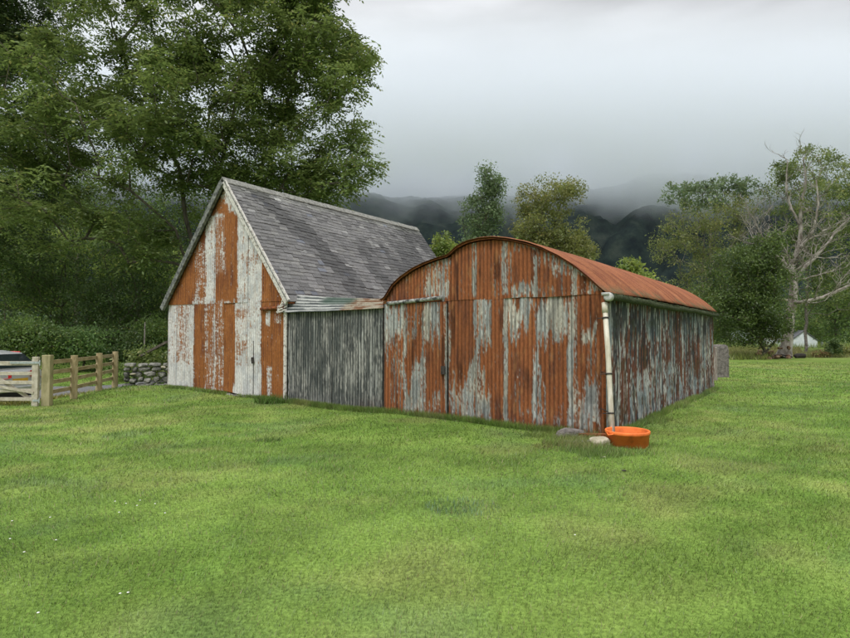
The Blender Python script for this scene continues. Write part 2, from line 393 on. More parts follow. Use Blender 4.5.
# daisies scattered in the near lawn
mb = MB(); rg = random.Random(4)
for px, py in ((115,507),(126,509),(137,511),(155,509),(165,518),(128,600),(120,601),(24,559),(38,620),(56,546),(10,545),(50,524),(119,518),(140,506),(575,541),(12,528)):
    p = ground(px, py); z = float(groundz(p.x, p.y))+.05
    mb.lathe((p.x, p.y, z), [(.0, .004), (.004, .004), (.008, .002), (.009, 0), (0, -.002)], 8)
mb.build('daisies', mat_noise('daisy_white', (.7,.7,.65), (.8,.8,.78), 20, .8, 0), smooth=True)
tag(bpy.data.objects['daisies'], 'tiny white daisies dotted in the mown lawn', 'flowers', kind='stuff')

# road beyond the field fence
rg = np.random.default_rng(8)
rp = [(-60, 15.2, 21.2), (-20, 15.4, 20.6), (-13, 16.0, 21.4), (-10.6, 19.6, 24.2), (-7, 23, 27), (0, 28, 32.5), (20, 42, 47), (60, 62, 67)]
xs = np.linspace(-60, 60, 240); ya = np.interp(xs, [r[0] for r in rp], [r[1] for r in rp]); yb = np.interp(xs, [r[0] for r in rp], [r[2] for r in rp])
q = np.linspace(0, 1, 12); RX = np.repeat(xs[:, None], 12, 1)+fbm(np.repeat(xs[:, None], 12, 1)*.8, q[None]*3, 3, 2)*.1
RY = ya[:, None]*(1-q)+yb[:, None]*q; RZ = groundz(RX, RY)+.03+.05*np.sin(q*np.pi)[None]
road = npmesh('road', np.stack([RX, RY, RZ], -1).reshape(-1, 3), gridfaces(240, 12), M['asphalt'], smooth=True); tag(road, kind='structure')

# ================================================================== THE BARNS
def px_tz(px, py, s=0.0):
    """photo pixel -> (t, z) on the upright plane at depth s behind the fronts"""
    d = ray(px, py); P0 = W(0, s); n = Vv
    k = ((P0.x)*n.x+(P0.y)*n.y)/(d[0]*n.x+d[1]*n.y); x, y, z = d[0]*k, d[1]*k, CAM_H+d[2]*k
    return (x-CX)*U.x+(y-CY)*U.y, z
RUST = np.array([.268,.092,.034]); RUSTD = np.array([.105,.042,.026]); RUSTY = np.array([.36,.165,.065])
def ex(n, k=2.3): return np.clip((n-.5)*k+.5, -.1, 1.1)
PALE = np.array([.50,.48,.41]); BLUE = np.array([.33,.37,.385]); DARK = np.array([.055,.062,.066])
PITCHC = .086
def panel(name, mat, parent, t0, t1, zb, zt, colf, s=0.0, axis_='t', amp=.009, joints=(), dz=.03, side=0, seed=0, dent=.012):
    """a run of corrugated sheets as displaced geometry. axis 't': along the fronts; 's': along the side wall at t=side."""
    n = int((t1-t0)/(PITCHC/8))+1; m = int(np.max([abs(float(np.max(np.vectorize(zt)(np.linspace(t0, t1, 9)))-np.min(np.vectorize(zb)(np.linspace(t0, t1, 9)))))/dz, 4]))
    a = np.linspace(t0, t1, n); q = np.linspace(0, 1, m)
    A = np.repeat(a[:, None], m, 1); zb_ = np.array([zb(k) for k in a]); zt_ = np.array([zt(k) for k in a])
    Zz = zb_[:, None]*(1-q)+zt_[:, None]*q
    # sheets: each leans and sits a little differently, steps at the joints
    sh = np.zeros_like(A); idx = np.zeros(A.shape, int)
    for j in joints: idx += (A > j)
    rg = np.random.default_rng(seed+5); K = len(joints)+1; off = rg.uniform(0, .007, K); til = rg.uniform(-.006, .006, K); ph_ = rg.uniform(0, .4, K)
    ph = 2*np.pi*A/PITCHC+ph_[idx]
    d = amp*np.sin(ph)+off[idx]+til[idx]*(Zz-1.2)+dent*(fbm(A*1.3, Zz*1.1, seed+3, 3)-.5)*2+.004*(fbm(A*7, Zz*5, seed+4, 2)-.5)
    col = colf(A, Zz, np.sin(ph), idx)
    for j in joints: col = col*(1-.55*np.exp(-((A-j-.006*(fbm(Zz*2, Zz*0+j, 9, 2)-.5))/.009)**2))[..., None]
    if axis_ == 't': Xx = CX+U.x*A+Vv.x*(s-d); Yy = CY+U.y*A+Vv.y*(s-d)
    else: Xx = CX+U.x*(side-d)+Vv.x*A; Yy = CY+U.y*(side-d)+Vv.y*A
    return npmesh(name, np.stack([Xx, Yy, Zz], -1).reshape(-1, 3), gridfaces(n, m), mat, parent, smooth=True, col=col.reshape(-1, 3))
def patchmap(px, py, patches, base=0.0):
    """amount of surviving paint, from a list of (x0,y0,x1,y1,value,feather) measured in the photograph"""
    v = np.full(px.shape, float(base))
    for x0, y0, x1, y1, val, fx, fy in patches:
        k = sst(x0-fx, x0+fx, px)*(1-sst(x1-fx, x1+fx, px))*sst(y0-fy, y0+fy, py)*(1-sst(y1-fy, y1+fy, py))
        v = v*(1-k)+val*k
    return v-.16*sst(.22, .08, v)+.10*sst(.82, .95, v)
def cr(o, k, L, fx=1.6, fy=8):
    ox, oy = o; return [(ox+a/k, oy+b/k, ox+c_/k, oy+d/k, .5+(e-.5)*.86, fx, fy) for a, b, c_, d, e in L]
FRONT = cr((370, 220), 2.772, [
 (36,225,98,330,.95),(36,330,98,360,.45),(60,300,98,545,.22),(94,235,103,545,.9),(103,235,150,330,.25),(120,400,152,545,.85),(103,470,152,545,.75),(148,230,158,545,.7),(156,232,198,325,.9),(170,325,190,345,.6),(156,470,200,545,.5),
 (200,235,222,330,.15),(212,235,222,545,.85),(222,470,292,556,.8),(222,430,292,470,.35),(262,430,292,556,.9),
 (288,195,299,565,.88),(299,208,334,330,.95),(299,330,334,350,.6),(299,470,335,556,.7),(299,400,318,470,.55),
 (334,200,372,560,.04),(370,205,382,570,.9),(382,205,440,290,.95),(382,290,425,322,.7),(395,440,415,480,.3),(382,540,452,575,.35),(430,205,458,260,.6),
 (452,330,470,580,.95),(462,208,545,300,1.0),(462,300,540,325,.8),(462,430,490,575,.6),(500,510,550,580,.25),
 (548,205,567,592,.98),(586,303,632,342,.9),(575,470,640,595,.85),(575,440,640,480,.45),(567,205,575,595,.5),(600,345,632,470,.15),(636,300,645,600,.05)])
GABLE = cr((370, 220), 2.772, [(36,140,150,218,.06),(150,100,222,216,.62),(150,180,222,216,.9),(284,55,296,212,.85),(296,60,370,212,.05),(368,62,384,212,.8),(384,80,396,170,.4),(395,178,455,212,.85),(430,178,470,200,.9),(455,95,466,212,.8),(395,60,470,85,.35),(470,90,640,118,.62),(500,110,640,150,.75),(480,185,640,208,.3),(560,120,575,212,.8),(590,160,640,200,.7)], fy=3)
def mixrust(A, Zz, m_, w_, seed, blue=.5, dark=.25, pale=PALE):
    """m_: paint amount 0..1 -> colour; vertical runs everywhere"""
    st = fbm(A*34, Zz*1.5, seed, 4); bl = fbm(A*8, Zz*3, seed+1, 4); fi = fbm(A*60, Zz*22, seed+2, 3)
    hf = fbm(A*7, Zz*42, seed+6, 3)
    n = .40*st+.25*bl+.35*fi

    n = ex(n, 2.9)
    k = sst(-.21, .21, m_-.5+(n-.5)*.95-w_*.15)
    run = fbm(A*13, Zz*.8, seed+7, 3)
    r = lerp(RUST, RUSTD, sst(.47, .82, .5*fbm(A*20, Zz*1.2, seed+3, 4)+.5*fbm(A*3, Zz*2.4, seed+13, 3)))
    r = r*(1+.35*(fi-.5)[..., None])
    r = r*(1-.55*sst(.62, .78, fbm(A*9, Zz*1.0, seed+19, 3)))[..., None]      # dark wet-looking runs
    r = lerp(r, RUSTY, sst(.60, .78, fbm(A*10, Zz*3, seed+4, 4))*.55)
    p = lerp(pale, BLUE, sst(.35, .65, fbm(A*6, Zz*1.4, seed+5, 3))*blue)
    p = lerp(p, DARK, sst(.48, .66, st*.6+bl*.4)*dark)
    p = p*(.72+.5*fi)[..., None]
    edge = np.exp(-((k-.5)/.22)**2)*.5
    c_ = lerp(r, p, k); c_ = lerp(c_, RUSTD*.8, edge*.45); return c_*(1-.42*sst(.25, -.85, w_))[..., None]  # valleys darkened in the colour to shade the corrugations
def sheetvar(idx, seed, a=.12):
    rg = np.random.default_rng(seed); return (1+rg.uniform(-a, a, 40))[idx][..., None]
def col_front(A, Zz, w_, idx):
    px, py = pxpy(A, Zz, 0); px = px+(fbm(A*3, Zz*2, 3, 2)-.5)*3; py = py+(fbm(A*14, Zz*1, 5, 3)-.5)*44
    m_ = patchmap(px, py, FRONT, .06)
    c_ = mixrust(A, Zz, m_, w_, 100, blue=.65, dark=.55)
    foot = sst(.22, .0, Zz-.0); c_ = lerp(c_, RUSTD*.7, foot*.5)
    return c_*sheetvar(idx, 3)
def pxpy(A, Zz, s):
    x = CX+U.x*A+Vv.x*s; y = CY+U.y*A+Vv.y*s; return proj(x, y, Zz)
GABLE = [(a, b, c2, d, e-.10 if e > .3 else e, f, g) for a, b, c2, d, e, f, g in GABLE]
def col_gable(A, Zz, w_, idx):
    px, py = pxpy(A, Zz, 0); px = px+(fbm(A*3, Zz*2, 3, 2)-.5)*3; py = py+(fbm(A*14, Zz*1, 5, 3)-.5)*18
    m_ = patchmap(px, py, GABLE, .06)
    c_ = mixrust(A, Zz, m_, w_, 140, blue=.5, dark=.5)
    return c_*sheetvar(idx, 9)
SIDEP = cr((600, 300), 4.25, [(20,20,75,240,.92),(60,160,105,330,.75),(75,30,130,150,.9),(105,150,150,520,.15),(120,60,150,240,.3),(150,150,215,300,.25),(150,30,175,150,.85),(172,60,195,200,.12),(195,60,262,160,.95),(215,130,262,420,.8),(225,360,262,490,1.0),(262,60,285,160,.8),(265,160,292,310,.15),(285,70,320,150,.8),(292,160,318,330,.7),(318,60,345,390,.08),(345,60,372,150,.9),(345,150,372,320,.3),(372,90,430,160,.8),(372,170,432,310,.12),(384,310,400,400,.95),(345,320,384,420,.55),(430,70,450,380,.85),(450,100,465,350,.6),(150,330,260,500,.7),(100,480,160,545,.25)])
def col_side(A, Zz, w_, idx):
    px, py = proj(CX+Vv.x*A, CY+Vv.y*A, Zz); px = px+(fbm(A*2, Zz*3, 8, 3)-.5)*5; py = py+(fbm(A*8, Zz*1.2, 9, 3)-.5)*24
    m_ = patchmap(px, py, SIDEP, .5)
    brown = np.array([.15,.062,.042])
    st = fbm(A*22, Zz*1.3, 201, 4); bl = fbm(A*4, Zz*2.2, 202, 4); fi = fbm(A*40, Zz*14, 203, 3)
    k = sst(-.14, .14, (m_-.5)*.75+.06+(ex(.5*st+.2*bl+.3*fi, 3.0)-.5)*1.15-w_*.14)
    r = lerp(brown, RUSTD*.8, sst(.4, .7, st)); r = lerp(r, RUST*.85, sst(.58, .8, fbm(A*9, Zz*2, 204, 3))*.6); r = r*(.75+.5*fi)[..., None]
    p = lerp(np.array([.46,.47,.46]), np.array([.25,.29,.31]), sst(.35, .62, bl)); p = lerp(p, np.array([.42,.37,.28]), sst(.55, .75, fbm(A*6, Zz*3, 205, 3))*.6)
    p = p*(.7+.55*fi)[..., None]
    c_ = lerp(r, p, k)
    topd = np.exp(-((Zz-2.05)/.38)**2); d = sst(.52, .62, fbm(A*15, Zz*1.6, 206, 4)+.14*topd-.05*(Zz < 1.2))
    c_ = lerp(c_, np.array([.028,.034,.04]), d*.85)
    c_ = lerp(c_, np.array([.05,.065,.03]), sst(.55, .7, fbm(A*5, Zz*5, 207, 4))*.35)
    return c_*sheetvar(idx, 33, .1)*(1-.42*sst(.25, -.85, w_))[..., None]  # shade of the corrugation valleys painted into the side wall colour
def col_doors(A, Zz, w_, idx):
    st = fbm(A*34, Zz*1.7, 301, 4); bl = fbm(A*3.2, Zz*2.4, 302, 4); fi = fbm(A*60, Zz*12, 303, 3)
    k = sst(.40, .66, ex(.5*st+.2*bl+.3*fi, 1.6)); base = np.array([.085,.092,.09]); pl = np.array([.38,.375,.345])
    c_ = lerp(base, pl, k*.8); c_ = c_*(.7+.6*fi)[..., None]
    c_ = lerp(c_, np.array([.40,.41,.39]), sst(.62, .72, fbm(A*22, Zz*1.2, 305, 4))*.65)
    c_ = lerp(c_, np.array([.05,.062,.062]), sst(.5, .7, fbm(A*2.2+4, Zz*1.0, 306, 3))*.5)
    foot = sst(.45, .0, Zz)*sst(6.3, 5.2, A); c_ = lerp(c_, RUSTD, foot*.6*sst(.4, .6, fi))
    return c_*(1-.55*sst(.3, -.8, w_))[..., None]  # door ribs brought out by valley shade put into the colour
WG = cr((150, 280), 4.56, [(80,100,122,490,.80),(122,110,160,490,.55),(160,110,192,490,.50),(80,385,192,490,.95),(180,110,202,440,.75),(190,400,198,495,.95),(202,110,246,500,.03),(246,110,292,505,.24),(290,110,300,505,.60),(300,110,338,510,.28),(338,100,388,520,.02),(378,470,388,520,.7),(388,90,508,540,.74),(388,130,445,180,.38),(388,285,440,330,.42),(445,180,508,400,.88),(388,400,508,540,.97),(508,130,612,560,.03),(528,140,552,200,.62),(535,400,556,545,.55),(570,140,600,200,.3),(612,100,640,560,.85),(508,85,612,132,.08),(85,95,200,118,.6),(200,85,388,104,.3)], fx=1.0, fy=3)
WU = cr((150, 170), 4.56, [(80,380,206,610,.03),(206,330,256,610,.24),(195,590,390,620,.55),(254,290,302,605,.80),(254,200,310,300,.66),(300,190,388,600,.05),(302,210,345,480,.32),(300,195,345,216,.85),(310,120,400,196,.22),(320,85,360,120,.66),(345,100,372,160,.88),(362,85,402,200,.75),(402,150,512,620,.84),(402,380,512,420,.6),(402,540,450,600,.6),(512,400,620,620,.03)], fx=1.0, fy=3)
def col_white(P_):
    def f(A, Zz, w_, idx):
        px, py = pxpy(A, Zz, 0); py = py+(fbm(A*5, Zz*4, 5, 3)-.5)*9; px = px+(fbm(A*5, Zz*4, 15, 3)-.5)*1.6
        m_ = patchmap(px, py, P_, .1)
        hf = fbm(A*7, Zz*40, 402, 3)*.55+fbm(A*30, Zz*34, 403, 3)*.45; st = fbm(A*22, Zz*2, 404, 3); fi = fbm(A*50, Zz*30, 405, 2)
        n = .46*hf+.32*st+.22*fi
        k = sst(-.19, .19, m_-.5+(ex(n, 3.0)-.5)*.85-w_*.10)
        r = lerp(np.array([.295,.108,.030]), np.array([.17,.058,.024]), sst(.45, .75, .5*st+.5*fbm(A*3, Zz*1.5, 406, 3))); r = r*(.82+.36*fi)[..., None]
        wash = sst(.2, .5, m_)*sst(.25, .7, fbm(A*24, Zz*3, 411, 3)); r = lerp(r, np.array([.40,.30,.235]), wash*.55)
        r = lerp(r, np.array([.40,.17,.06]), sst(.62, .78, fbm(A*7, Zz*5, 407, 4))*.4)
        p = lerp(np.array([.66,.655,.64]), np.array([.52,.53,.54]), sst(.4, .7, fbm(A*6, Zz*5, 408, 4))); p = p*(.86+.28*fi)[..., None]
        p = lerp(p, np.array([.48,.39,.31]), sst(.6, .8, st)*.4)
        return lerp(r, p, k)*(1-.22*sst(.2, -.8, w_))[..., None]  # slight valley shade worked into the sheet colour to show the ribs
    return f

# ---- the round-topped barn
barn = thing('arched_barn', W(2.4, 5.4), 'low round-roofed barn of rusty corrugated iron with an orange curved roof', 'barn')
prof_px = [(379,300.5),(384,297),(392,284),(400,276.5),(412,268),(424,262),(436,257.5),(447,254.5),(456,246),(466,241),(478,238),(492,236.5),(508,238),(525,241.5),(541,246.5),(558,254.5),(575,265),(588,276),(601,288),(607.5,293)]
prof = sorted([px_tz(a, b, -.10) for a, b in prof_px])
PT = np.array([p[0] for p in prof]); PZ = np.array([p[1] for p in prof])
def smooth_roof(t, back):
    """back=0 at the battered front edge, 1 where the sheets follow the true arc"""
    f = np.interp(t, PT, PZ)
    tc0, half, rise = 2.45, 2.62, PZ.max()-2.43; rad = (half**2+rise**2)/(2*rise)
    arc_ = 2.43+rise-rad+np.sqrt(np.maximum(rad**2-(t-tc0)**2, 0))
    return f*(1-back)+arc_*back
gt = lambda t: float(np.interp(t, PT, PZ))-.055
j_front = [px_tz(x, 350)[0] for x in (405, 424.5, 449, 475.5, 505.5, 536.5, 571.5)]
tdoor = px_tz(448.5, 350)[0]
zs = lambda t: 2.47
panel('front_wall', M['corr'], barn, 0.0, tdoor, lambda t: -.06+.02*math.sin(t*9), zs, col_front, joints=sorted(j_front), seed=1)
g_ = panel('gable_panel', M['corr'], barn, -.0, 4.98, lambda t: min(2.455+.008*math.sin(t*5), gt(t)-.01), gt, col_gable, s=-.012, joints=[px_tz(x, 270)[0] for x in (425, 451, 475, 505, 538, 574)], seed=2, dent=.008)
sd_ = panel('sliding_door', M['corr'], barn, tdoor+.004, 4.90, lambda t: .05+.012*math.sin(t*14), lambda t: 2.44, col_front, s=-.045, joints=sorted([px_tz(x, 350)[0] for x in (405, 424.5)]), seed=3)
hp = px_tz(445, 370); mb = MB(); p = W(hp[0], -.075, hp[1])
mb.box(p, (.10, .02, .17), Matrix.Rotation(R(144), 3, 'Z')); mb.build('handle', M['dark'], sd_)
# rail above the sliding door
a = px_tz(387, 303.5, -.1); b = px_tz(441, 297.5, -.1); mb = MB()
mb.tube([W(a[0], -.085, a[1]), W((a[0]+b[0])/2, -.09, (a[1]+b[1])/2-.005), W(b[0], -.085, b[1])], .042, 12)
mb.build('door_rail', mat_noise('rail_grey', (.05,.055,.055), (.42,.43,.41), 12, .7, .4, 40, lo=.4, hi=.6), barn, smooth=True)
mb = MB(); mb.tube([W(4.93, -.03, .0), W(4.93, -.03, 2.42)], .02, 8); mb.build('door_jamb', M['dark'], barn)
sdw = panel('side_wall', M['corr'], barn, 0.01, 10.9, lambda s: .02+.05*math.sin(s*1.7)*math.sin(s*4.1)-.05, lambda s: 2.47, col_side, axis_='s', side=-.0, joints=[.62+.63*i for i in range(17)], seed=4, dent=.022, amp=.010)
mb = MB(); mb.tube([W(-.005, -.005, -.05), W(-.005, -.008, 1.2), W(-.0, -.002, 2.45)], .022, 6); mb.build('corner_flashing', M['rustp'], barn, smooth=True)
mb = MB()
mb.box(W(4.97, 5.45, 1.2), (.02, 10.9, 2.5), Matrix.Rotation(R(144-180), 3, 'Z')); mb.box(W(2.48, 10.92, 1.22), (4.98, .02, 2.46), Matrix.Rotation(R(144), 3, 'Z'))
mb.build('back_wall', M['rustp'], barn)
# far gable (seen from behind only)
tt = np.linspace(0, 4.96, 30); vs = [W(t, 10.93, 2.45) for t in tt]+[W(t, 10.93, smooth_roof(t, 1)-.03) for t in tt]
MB().add(vs, [(i, i+1, 31+i, 30+i) for i in range(29)]).build('rear_gable', M['rustp'], barn)
# roof: corrugations run over the arch
ns = int((10.9+.24)/(PITCHC/8)); ss = np.linspace(-.12, 11.02, ns); tt = np.linspace(-.10, PT.max(), 70)
T_, S_ = np.meshgrid(tt, ss, indexing='ij'); bk = sst(0, 2.6, S_+.12)
Zr = smooth_roof(T_, bk); dZ = np.gradient(Zr, tt, axis=0); nl = np.sqrt(1+dZ**2); wv = np.sin(2*np.pi*S_/PITCHC)
sheet = (np.floor((S_+.12)/.62).astype(int)); rg = np.random.default_rng(12); so = rg.uniform(0, .008, 40)[sheet]
lapT = ((T_ > 1.25)*1.0+(T_ > 2.9)*-1.0)*.004
hh = .009*wv+so+lapT+.02*(fbm(T_*1.2, S_*.9, 77, 3)-.5)
Tn = T_-hh*dZ/nl; Zn = Zr+hh/nl
wear = fbm(T_*3, S_*9, 78, 4); rr = lerp(np.array([.30,.112,.050]), np.array([.20,.066,.034]), sst(.38, .72, wear))
rr = lerp(rr, np.array([.40,.18,.09]), sst(.6, .8, fbm(T_*5, S_*4, 79, 4))*.4)
rr = rr*(1-.30*sst(.2, -.8, wv))[..., None]*rg.uniform(.88, 1.1, 40)[sheet][..., None]  # roof corrugations get painted valley shade, plus a random tone per sheet
lap = np.exp(-(((S_+.12) % .62)/.02)**2)*.5+np.exp(-((T_-1.25)/.02)**2)*.5+np.exp(-((T_-2.9)/.02)**2)*.4; rr = rr*(1-.5*np.clip(lap, 0, 1))[..., None]
rr = lerp(rr, np.array([.10,.10,.05]), sst(.15, -.08, T_)*sst(.4, .6, fbm(T_*8, S_*4, 80, 3))*.8)
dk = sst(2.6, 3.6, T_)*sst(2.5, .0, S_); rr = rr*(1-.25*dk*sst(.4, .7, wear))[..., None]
Xr = CX+U.x*Tn+Vv.x*S_; Yr = CY+U.y*Tn+Vv.y*S_
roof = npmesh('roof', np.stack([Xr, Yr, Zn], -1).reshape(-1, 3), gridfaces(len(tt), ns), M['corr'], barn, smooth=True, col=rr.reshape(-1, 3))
sm = roof.modifiers.new('solid', 'SOLIDIFY'); sm.thickness = .004; sm.offset = -1
# curled rusty front edge and the timber line under it
mb = MB(); mb.tube([W(t, -.085, float(smooth_roof(t, 0))-.035) for t in np.linspace(.0, 4.98, 60)], .009, 6); mb.build('verge_timber', M['rustp'], barn)
# gutter + moss
zg = 2.395; mb = MB(); sgs = np.linspace(-.2, 11.0, 90)
mb.tube([W(-.135, s, zg+.012*math.sin(s*1.1)+.006*math.sin(s*3.7)) for s in sgs], .062, 12, cap=False, arc=(0, 2*math.pi))
rgm = random.Random(9)
for i in range(260):
    s = rgm.uniform(-.1, 10.9); mb.rock(W(-.135+rgm.uniform(-.03, .02), s, zg+.055+rgm.uniform(-.01, .012)), (rgm.uniform(.04, .10), rgm.uniform(.04, .10), rgm.uniform(.02, .05)), i, rgm.uniform(0, 3))
gt_ = mb.build('gutter', M['gutter'], barn, smooth=True)
mb = MB(); mb.tube([W(-.135, -.215, zg), W(-.135, -.20, zg), W(-.135, -.10, zg)], [.05, .075, .075], 14); mb.box(W(-.10, -.18, zg+.05), (.13, .09, .05), Matrix.Rotation(R(144), 3, 'Z')); mb.build('end_cap', M['capw'], gt_, smooth=True)
# downpipe leaning out to the tub
pt = at(604.5, 303, C0.y-.12); pb_ = at(613, 441, C0.y-.62)
pp = [pt, pt.lerp(pb_, .35)+Vector((.008, 0, 0)), pt.lerp(pb_, .7), pb_]
mb = MB(); mb.tube(pp, .043, 18); 
dp = mb.build('downpipe', M['pipe'], barn, smooth=True)
mb = MB(); mb.tube([pt.lerp(pb_, .0)+Vector((0, 0, .004)), pt.lerp(pb_, .075)], .050, 18); mb.build('pipe_socket', M['pipe'], dp, smooth=True)
for k, yy in ((.115, 0), (.53, 0), (.81, 0)):
    q_ = pt.lerp(pb_, k); ax = (pb_-pt).normalized(); mb = MB()
    mb.tube([q_-ax*.012, q_+ax*.012], .056, 16); wl = W(.03+.04*k, -.01, q_.z+.01); mb.tube([q_, wl], .007, 6); mb.tube([q_+Vector((-.05, 0, 0)), q_+Vector((-.13, .03, -.005))], .008, 6)
    mb.build('bracket', M['dark'], dp)

# ---- the old slated barn
old = thing('slated_barn', W(11, 4.6), 'tall gabled barn with a slate roof and rust and white iron gable', 'barn')
TA0, TA1, TAP, ZAP, ZE = 8.23, 13.93, 10.92, 6.24, 2.72
def gz(t):
    return ZE+(ZAP-.12-ZE)*(t-TA0)/(TAP-TA0) if t < TAP else ZE+(ZAP-.12-ZE)*(TA1-t)/(TA1-TAP)
gz2 = lambda t: gz(t)
seamz = lambda t: 2.66+.012*(t-8)
ja = sorted([px_tz(150+x/4.56, 350)[0] for x in (122, 160, 202, 246, 292, 338, 388, 445, 508, 555, 612)])
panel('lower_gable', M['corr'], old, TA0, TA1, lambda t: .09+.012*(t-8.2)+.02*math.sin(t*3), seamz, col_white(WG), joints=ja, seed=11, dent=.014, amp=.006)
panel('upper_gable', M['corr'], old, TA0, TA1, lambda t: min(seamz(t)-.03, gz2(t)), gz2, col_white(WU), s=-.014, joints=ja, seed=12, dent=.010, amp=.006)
mb = MB(); RM = Matrix.Rotation(R(144), 3, 'Z')
mb.box(W(TA1, 4.55, 1.3), (.05, 9.1, 2.75), RM); mb.box(W(TA0+.03, 4.6, 1.3), (.05, 9.0, 2.75), RM); mb.build('side_wall', M['stone'], old)
vs = [W(TA0, 9.1, 0), W(TA1, 9.1, 0), W(TA1, 9.1, ZE), W(TAP, 9.1, ZAP-.15), W(TA0, 9.1, ZE)]
MB().add(vs, [(0,1,2,3,4)]).build('back_wall', M['stone'], old)
mb = MB(); rgm = random.Random(2)
for i in range(26):
    t = TA0+.1+i*.22; mb.rock(W(t, -.02+rgm.uniform(-.03, .04), .03), (.3, .22, rgm.uniform(.12, .2)), i+70, rgm.uniform(-.3, .3)+R(144))
mb.build('footing', M['stone'], old)
# door slot and handle in the white sheets
ph = px_tz(253.8, 360); mb = MB(); mb.box(W(ph[0], -.04, ph[1]-.01), (.085, .035, .17), RM @ Matrix.Rotation(.15, 3, 'Y')); dslot = px_tz(253.5, 352)
hd = mb.build('door_handle', M['dark'], old)
mb = MB(); z0 = px_tz(253.8, 341)[1]; z1 = px_tz(253.8, 394)[1]; mb.box(W(ph[0]-.005, -.018, (z0+z1)/2), (.014, .012, z0-z1), RM)
mb.build('door_gap', M['dark'], old)
# rusty flashing pipe across the right of the gable, folded sheet ends
a = px_tz(261, 309, -.06); b = px_tz(284, 307.5, -.06); mb = MB(); mb.tube([W(a[0], -.06, a[1]), W(b[0], -.07, b[1])], .045, 10); mb.build('drip_pipe', M['rustp'], old, smooth=True)
mb = MB()
mb.box(W(TA0+.02, -.04, 1.2), (.10, .04, 2.45), RM); mb.build('corner_board', M['board_w'], old)
# bargeboards
mb = MB(); mb.beam(W(TAP-.02, -.10, ZAP-.09), W(TA0-.12, -.10, 2.60), .05, .19, up=(0, 0, 1)); mb.build('bargeboard', M['board_w'], old)
mb = MB(); mb.beam(W(TAP+.02, -.13, ZAP-.10), W(TA1+.15, -.13, 2.58), .09, .17, up=(0, 0, 1))
mb.build('bargeboard', M['board_d'], old)
# slates: individual stones laid in courses on both slopes
def slates(tE, zE, seed, name):
    rg = np.random.default_rng(seed); V = []; Fc = []; Cc = []
    top = np.array([TAP, ZAP]); bot = np.array([tE, zE]); L_ = np.linalg.norm(top-bot); dn = (bot-top)/L_; 
    nrm = np.array([-dn[1], dn[0]]); nrm = nrm if nrm[1] > 0 else -nrm
    ncourse = 33; gauge = L_/ncourse; s0, s1 = -.14, 9.2; k = 0
    for i in range(ncourse+1):
        wd = .19+.12*i/ncourse; s = s0-rg.uniform(0, wd)
        while s < s1:
            w_ = wd*rg.uniform(.75, 1.3); a0 = max(s, s0); a1 = min(s+w_-.006, s1); s += w_
            if a1-a0 < .03: continue
            u1 = gauge*i+rg.normal(0, .006); u0 = max(u1-gauge*1.35, 0); th = .009*rg.uniform(.7, 1.7); li = .010+rg.uniform(0, .007)
            if rg.random() < .02: u1 += .04; li += .01
            sk = rg.normal(0, .006)
            sag = lambda s_: -.05*math.exp(-((s_-5)/3)**2)+.02*math.sin(s_*1.3)
            def pnt(uu, ss_, h_):
                q_ = top+dn*uu+nrm*(h_+sag(ss_)*min(uu, 1)*1.0*(1 if uu > .1 else 0)); return W(q_[0], ss_, q_[1])
            b = len(V)
            for hh_ in (0, 1):
                for (uu, ss_) in ((u0, a0), (u0, a1), (u1+sk, a1), (u1-sk, a0)):
                    V.append(pnt(uu, ss_, (.0 if uu == u0 else li)+(th if hh_ else 0)))
            Fc += [(b+3,b+2,b+1,b), (b+4,b+5,b+6,b+7), (b,b+1,b+5,b+4), (b+1,b+2,b+6,b+5), (b+2,b+3,b+7,b+6), (b+3,b,b+4,b+7)]
            br = rg.uniform(.72, 1.28); base = np.array([.128,.126,.125]) if rg.random() > .25 else np.array([.150,.148,.142])
            if rg.random() < .045: base = np.array([.20,.20,.195])
            if rg.random() < .015: base = np.array([.12,.13,.155])
            sm_ = (a0+a1)/2
            # damp streaks run down and along the slope
            band = fbm(np.array([(sm_-u1*.28)*1.05]), np.array([u1*.28]), 500, 3)[0]; band2 = fbm(np.array([sm_*2.4-u1*.5]), np.array([u1*.8]), 510, 3)[0]
            base = base*(1-.58*float(sst(.50, .62, band)))*(1+.22*float(sst(.5, .7, band2)))
            if u1 < .5: base = base*1.15+np.array([.015,.018,.01])
            Cc += [base*br]*8
    V = np.array([tuple(v) for v in V]); return npmesh(name, V, np.array(Fc), M['slate'], old, col=np.array(Cc))
rf = slates(TA0-.16, 2.60, 21, 'roof'); slates(TA1+.17, 2.62, 22, 'rear_roof')
mb = MB(); rgm = random.Random(6)
for i in range(21):
    a = -.15+i*.445; b = a+.44; j = rgm.uniform(-.008, .008)
    for sg in (-1, 1):
        vs = [W(TAP+sg*.0, a, ZAP+.055+j), W(TAP, b, ZAP+.05+j), W(TAP+sg*.15, b, ZAP-.115+j), W(TAP+sg*.15, a, ZAP-.11+j)]
        vs += [v-Vector((0, 0, .03)) for v in vs]; mb.add(vs, [(0,1,2,3),(7,6,5,4),(0,3,7,4),(1,5,6,2),(2,6,7,3),(0,4,5,1)])
mb.build('ridge_tiles', M['ridge'], old)
mb = MB(); mb.beam(W(TA0-.13, -.08, 2.585), W(TA0-.13, 9.1, 2.585), .03, .05); mb.build('eaves_board', M['rustp'], old)

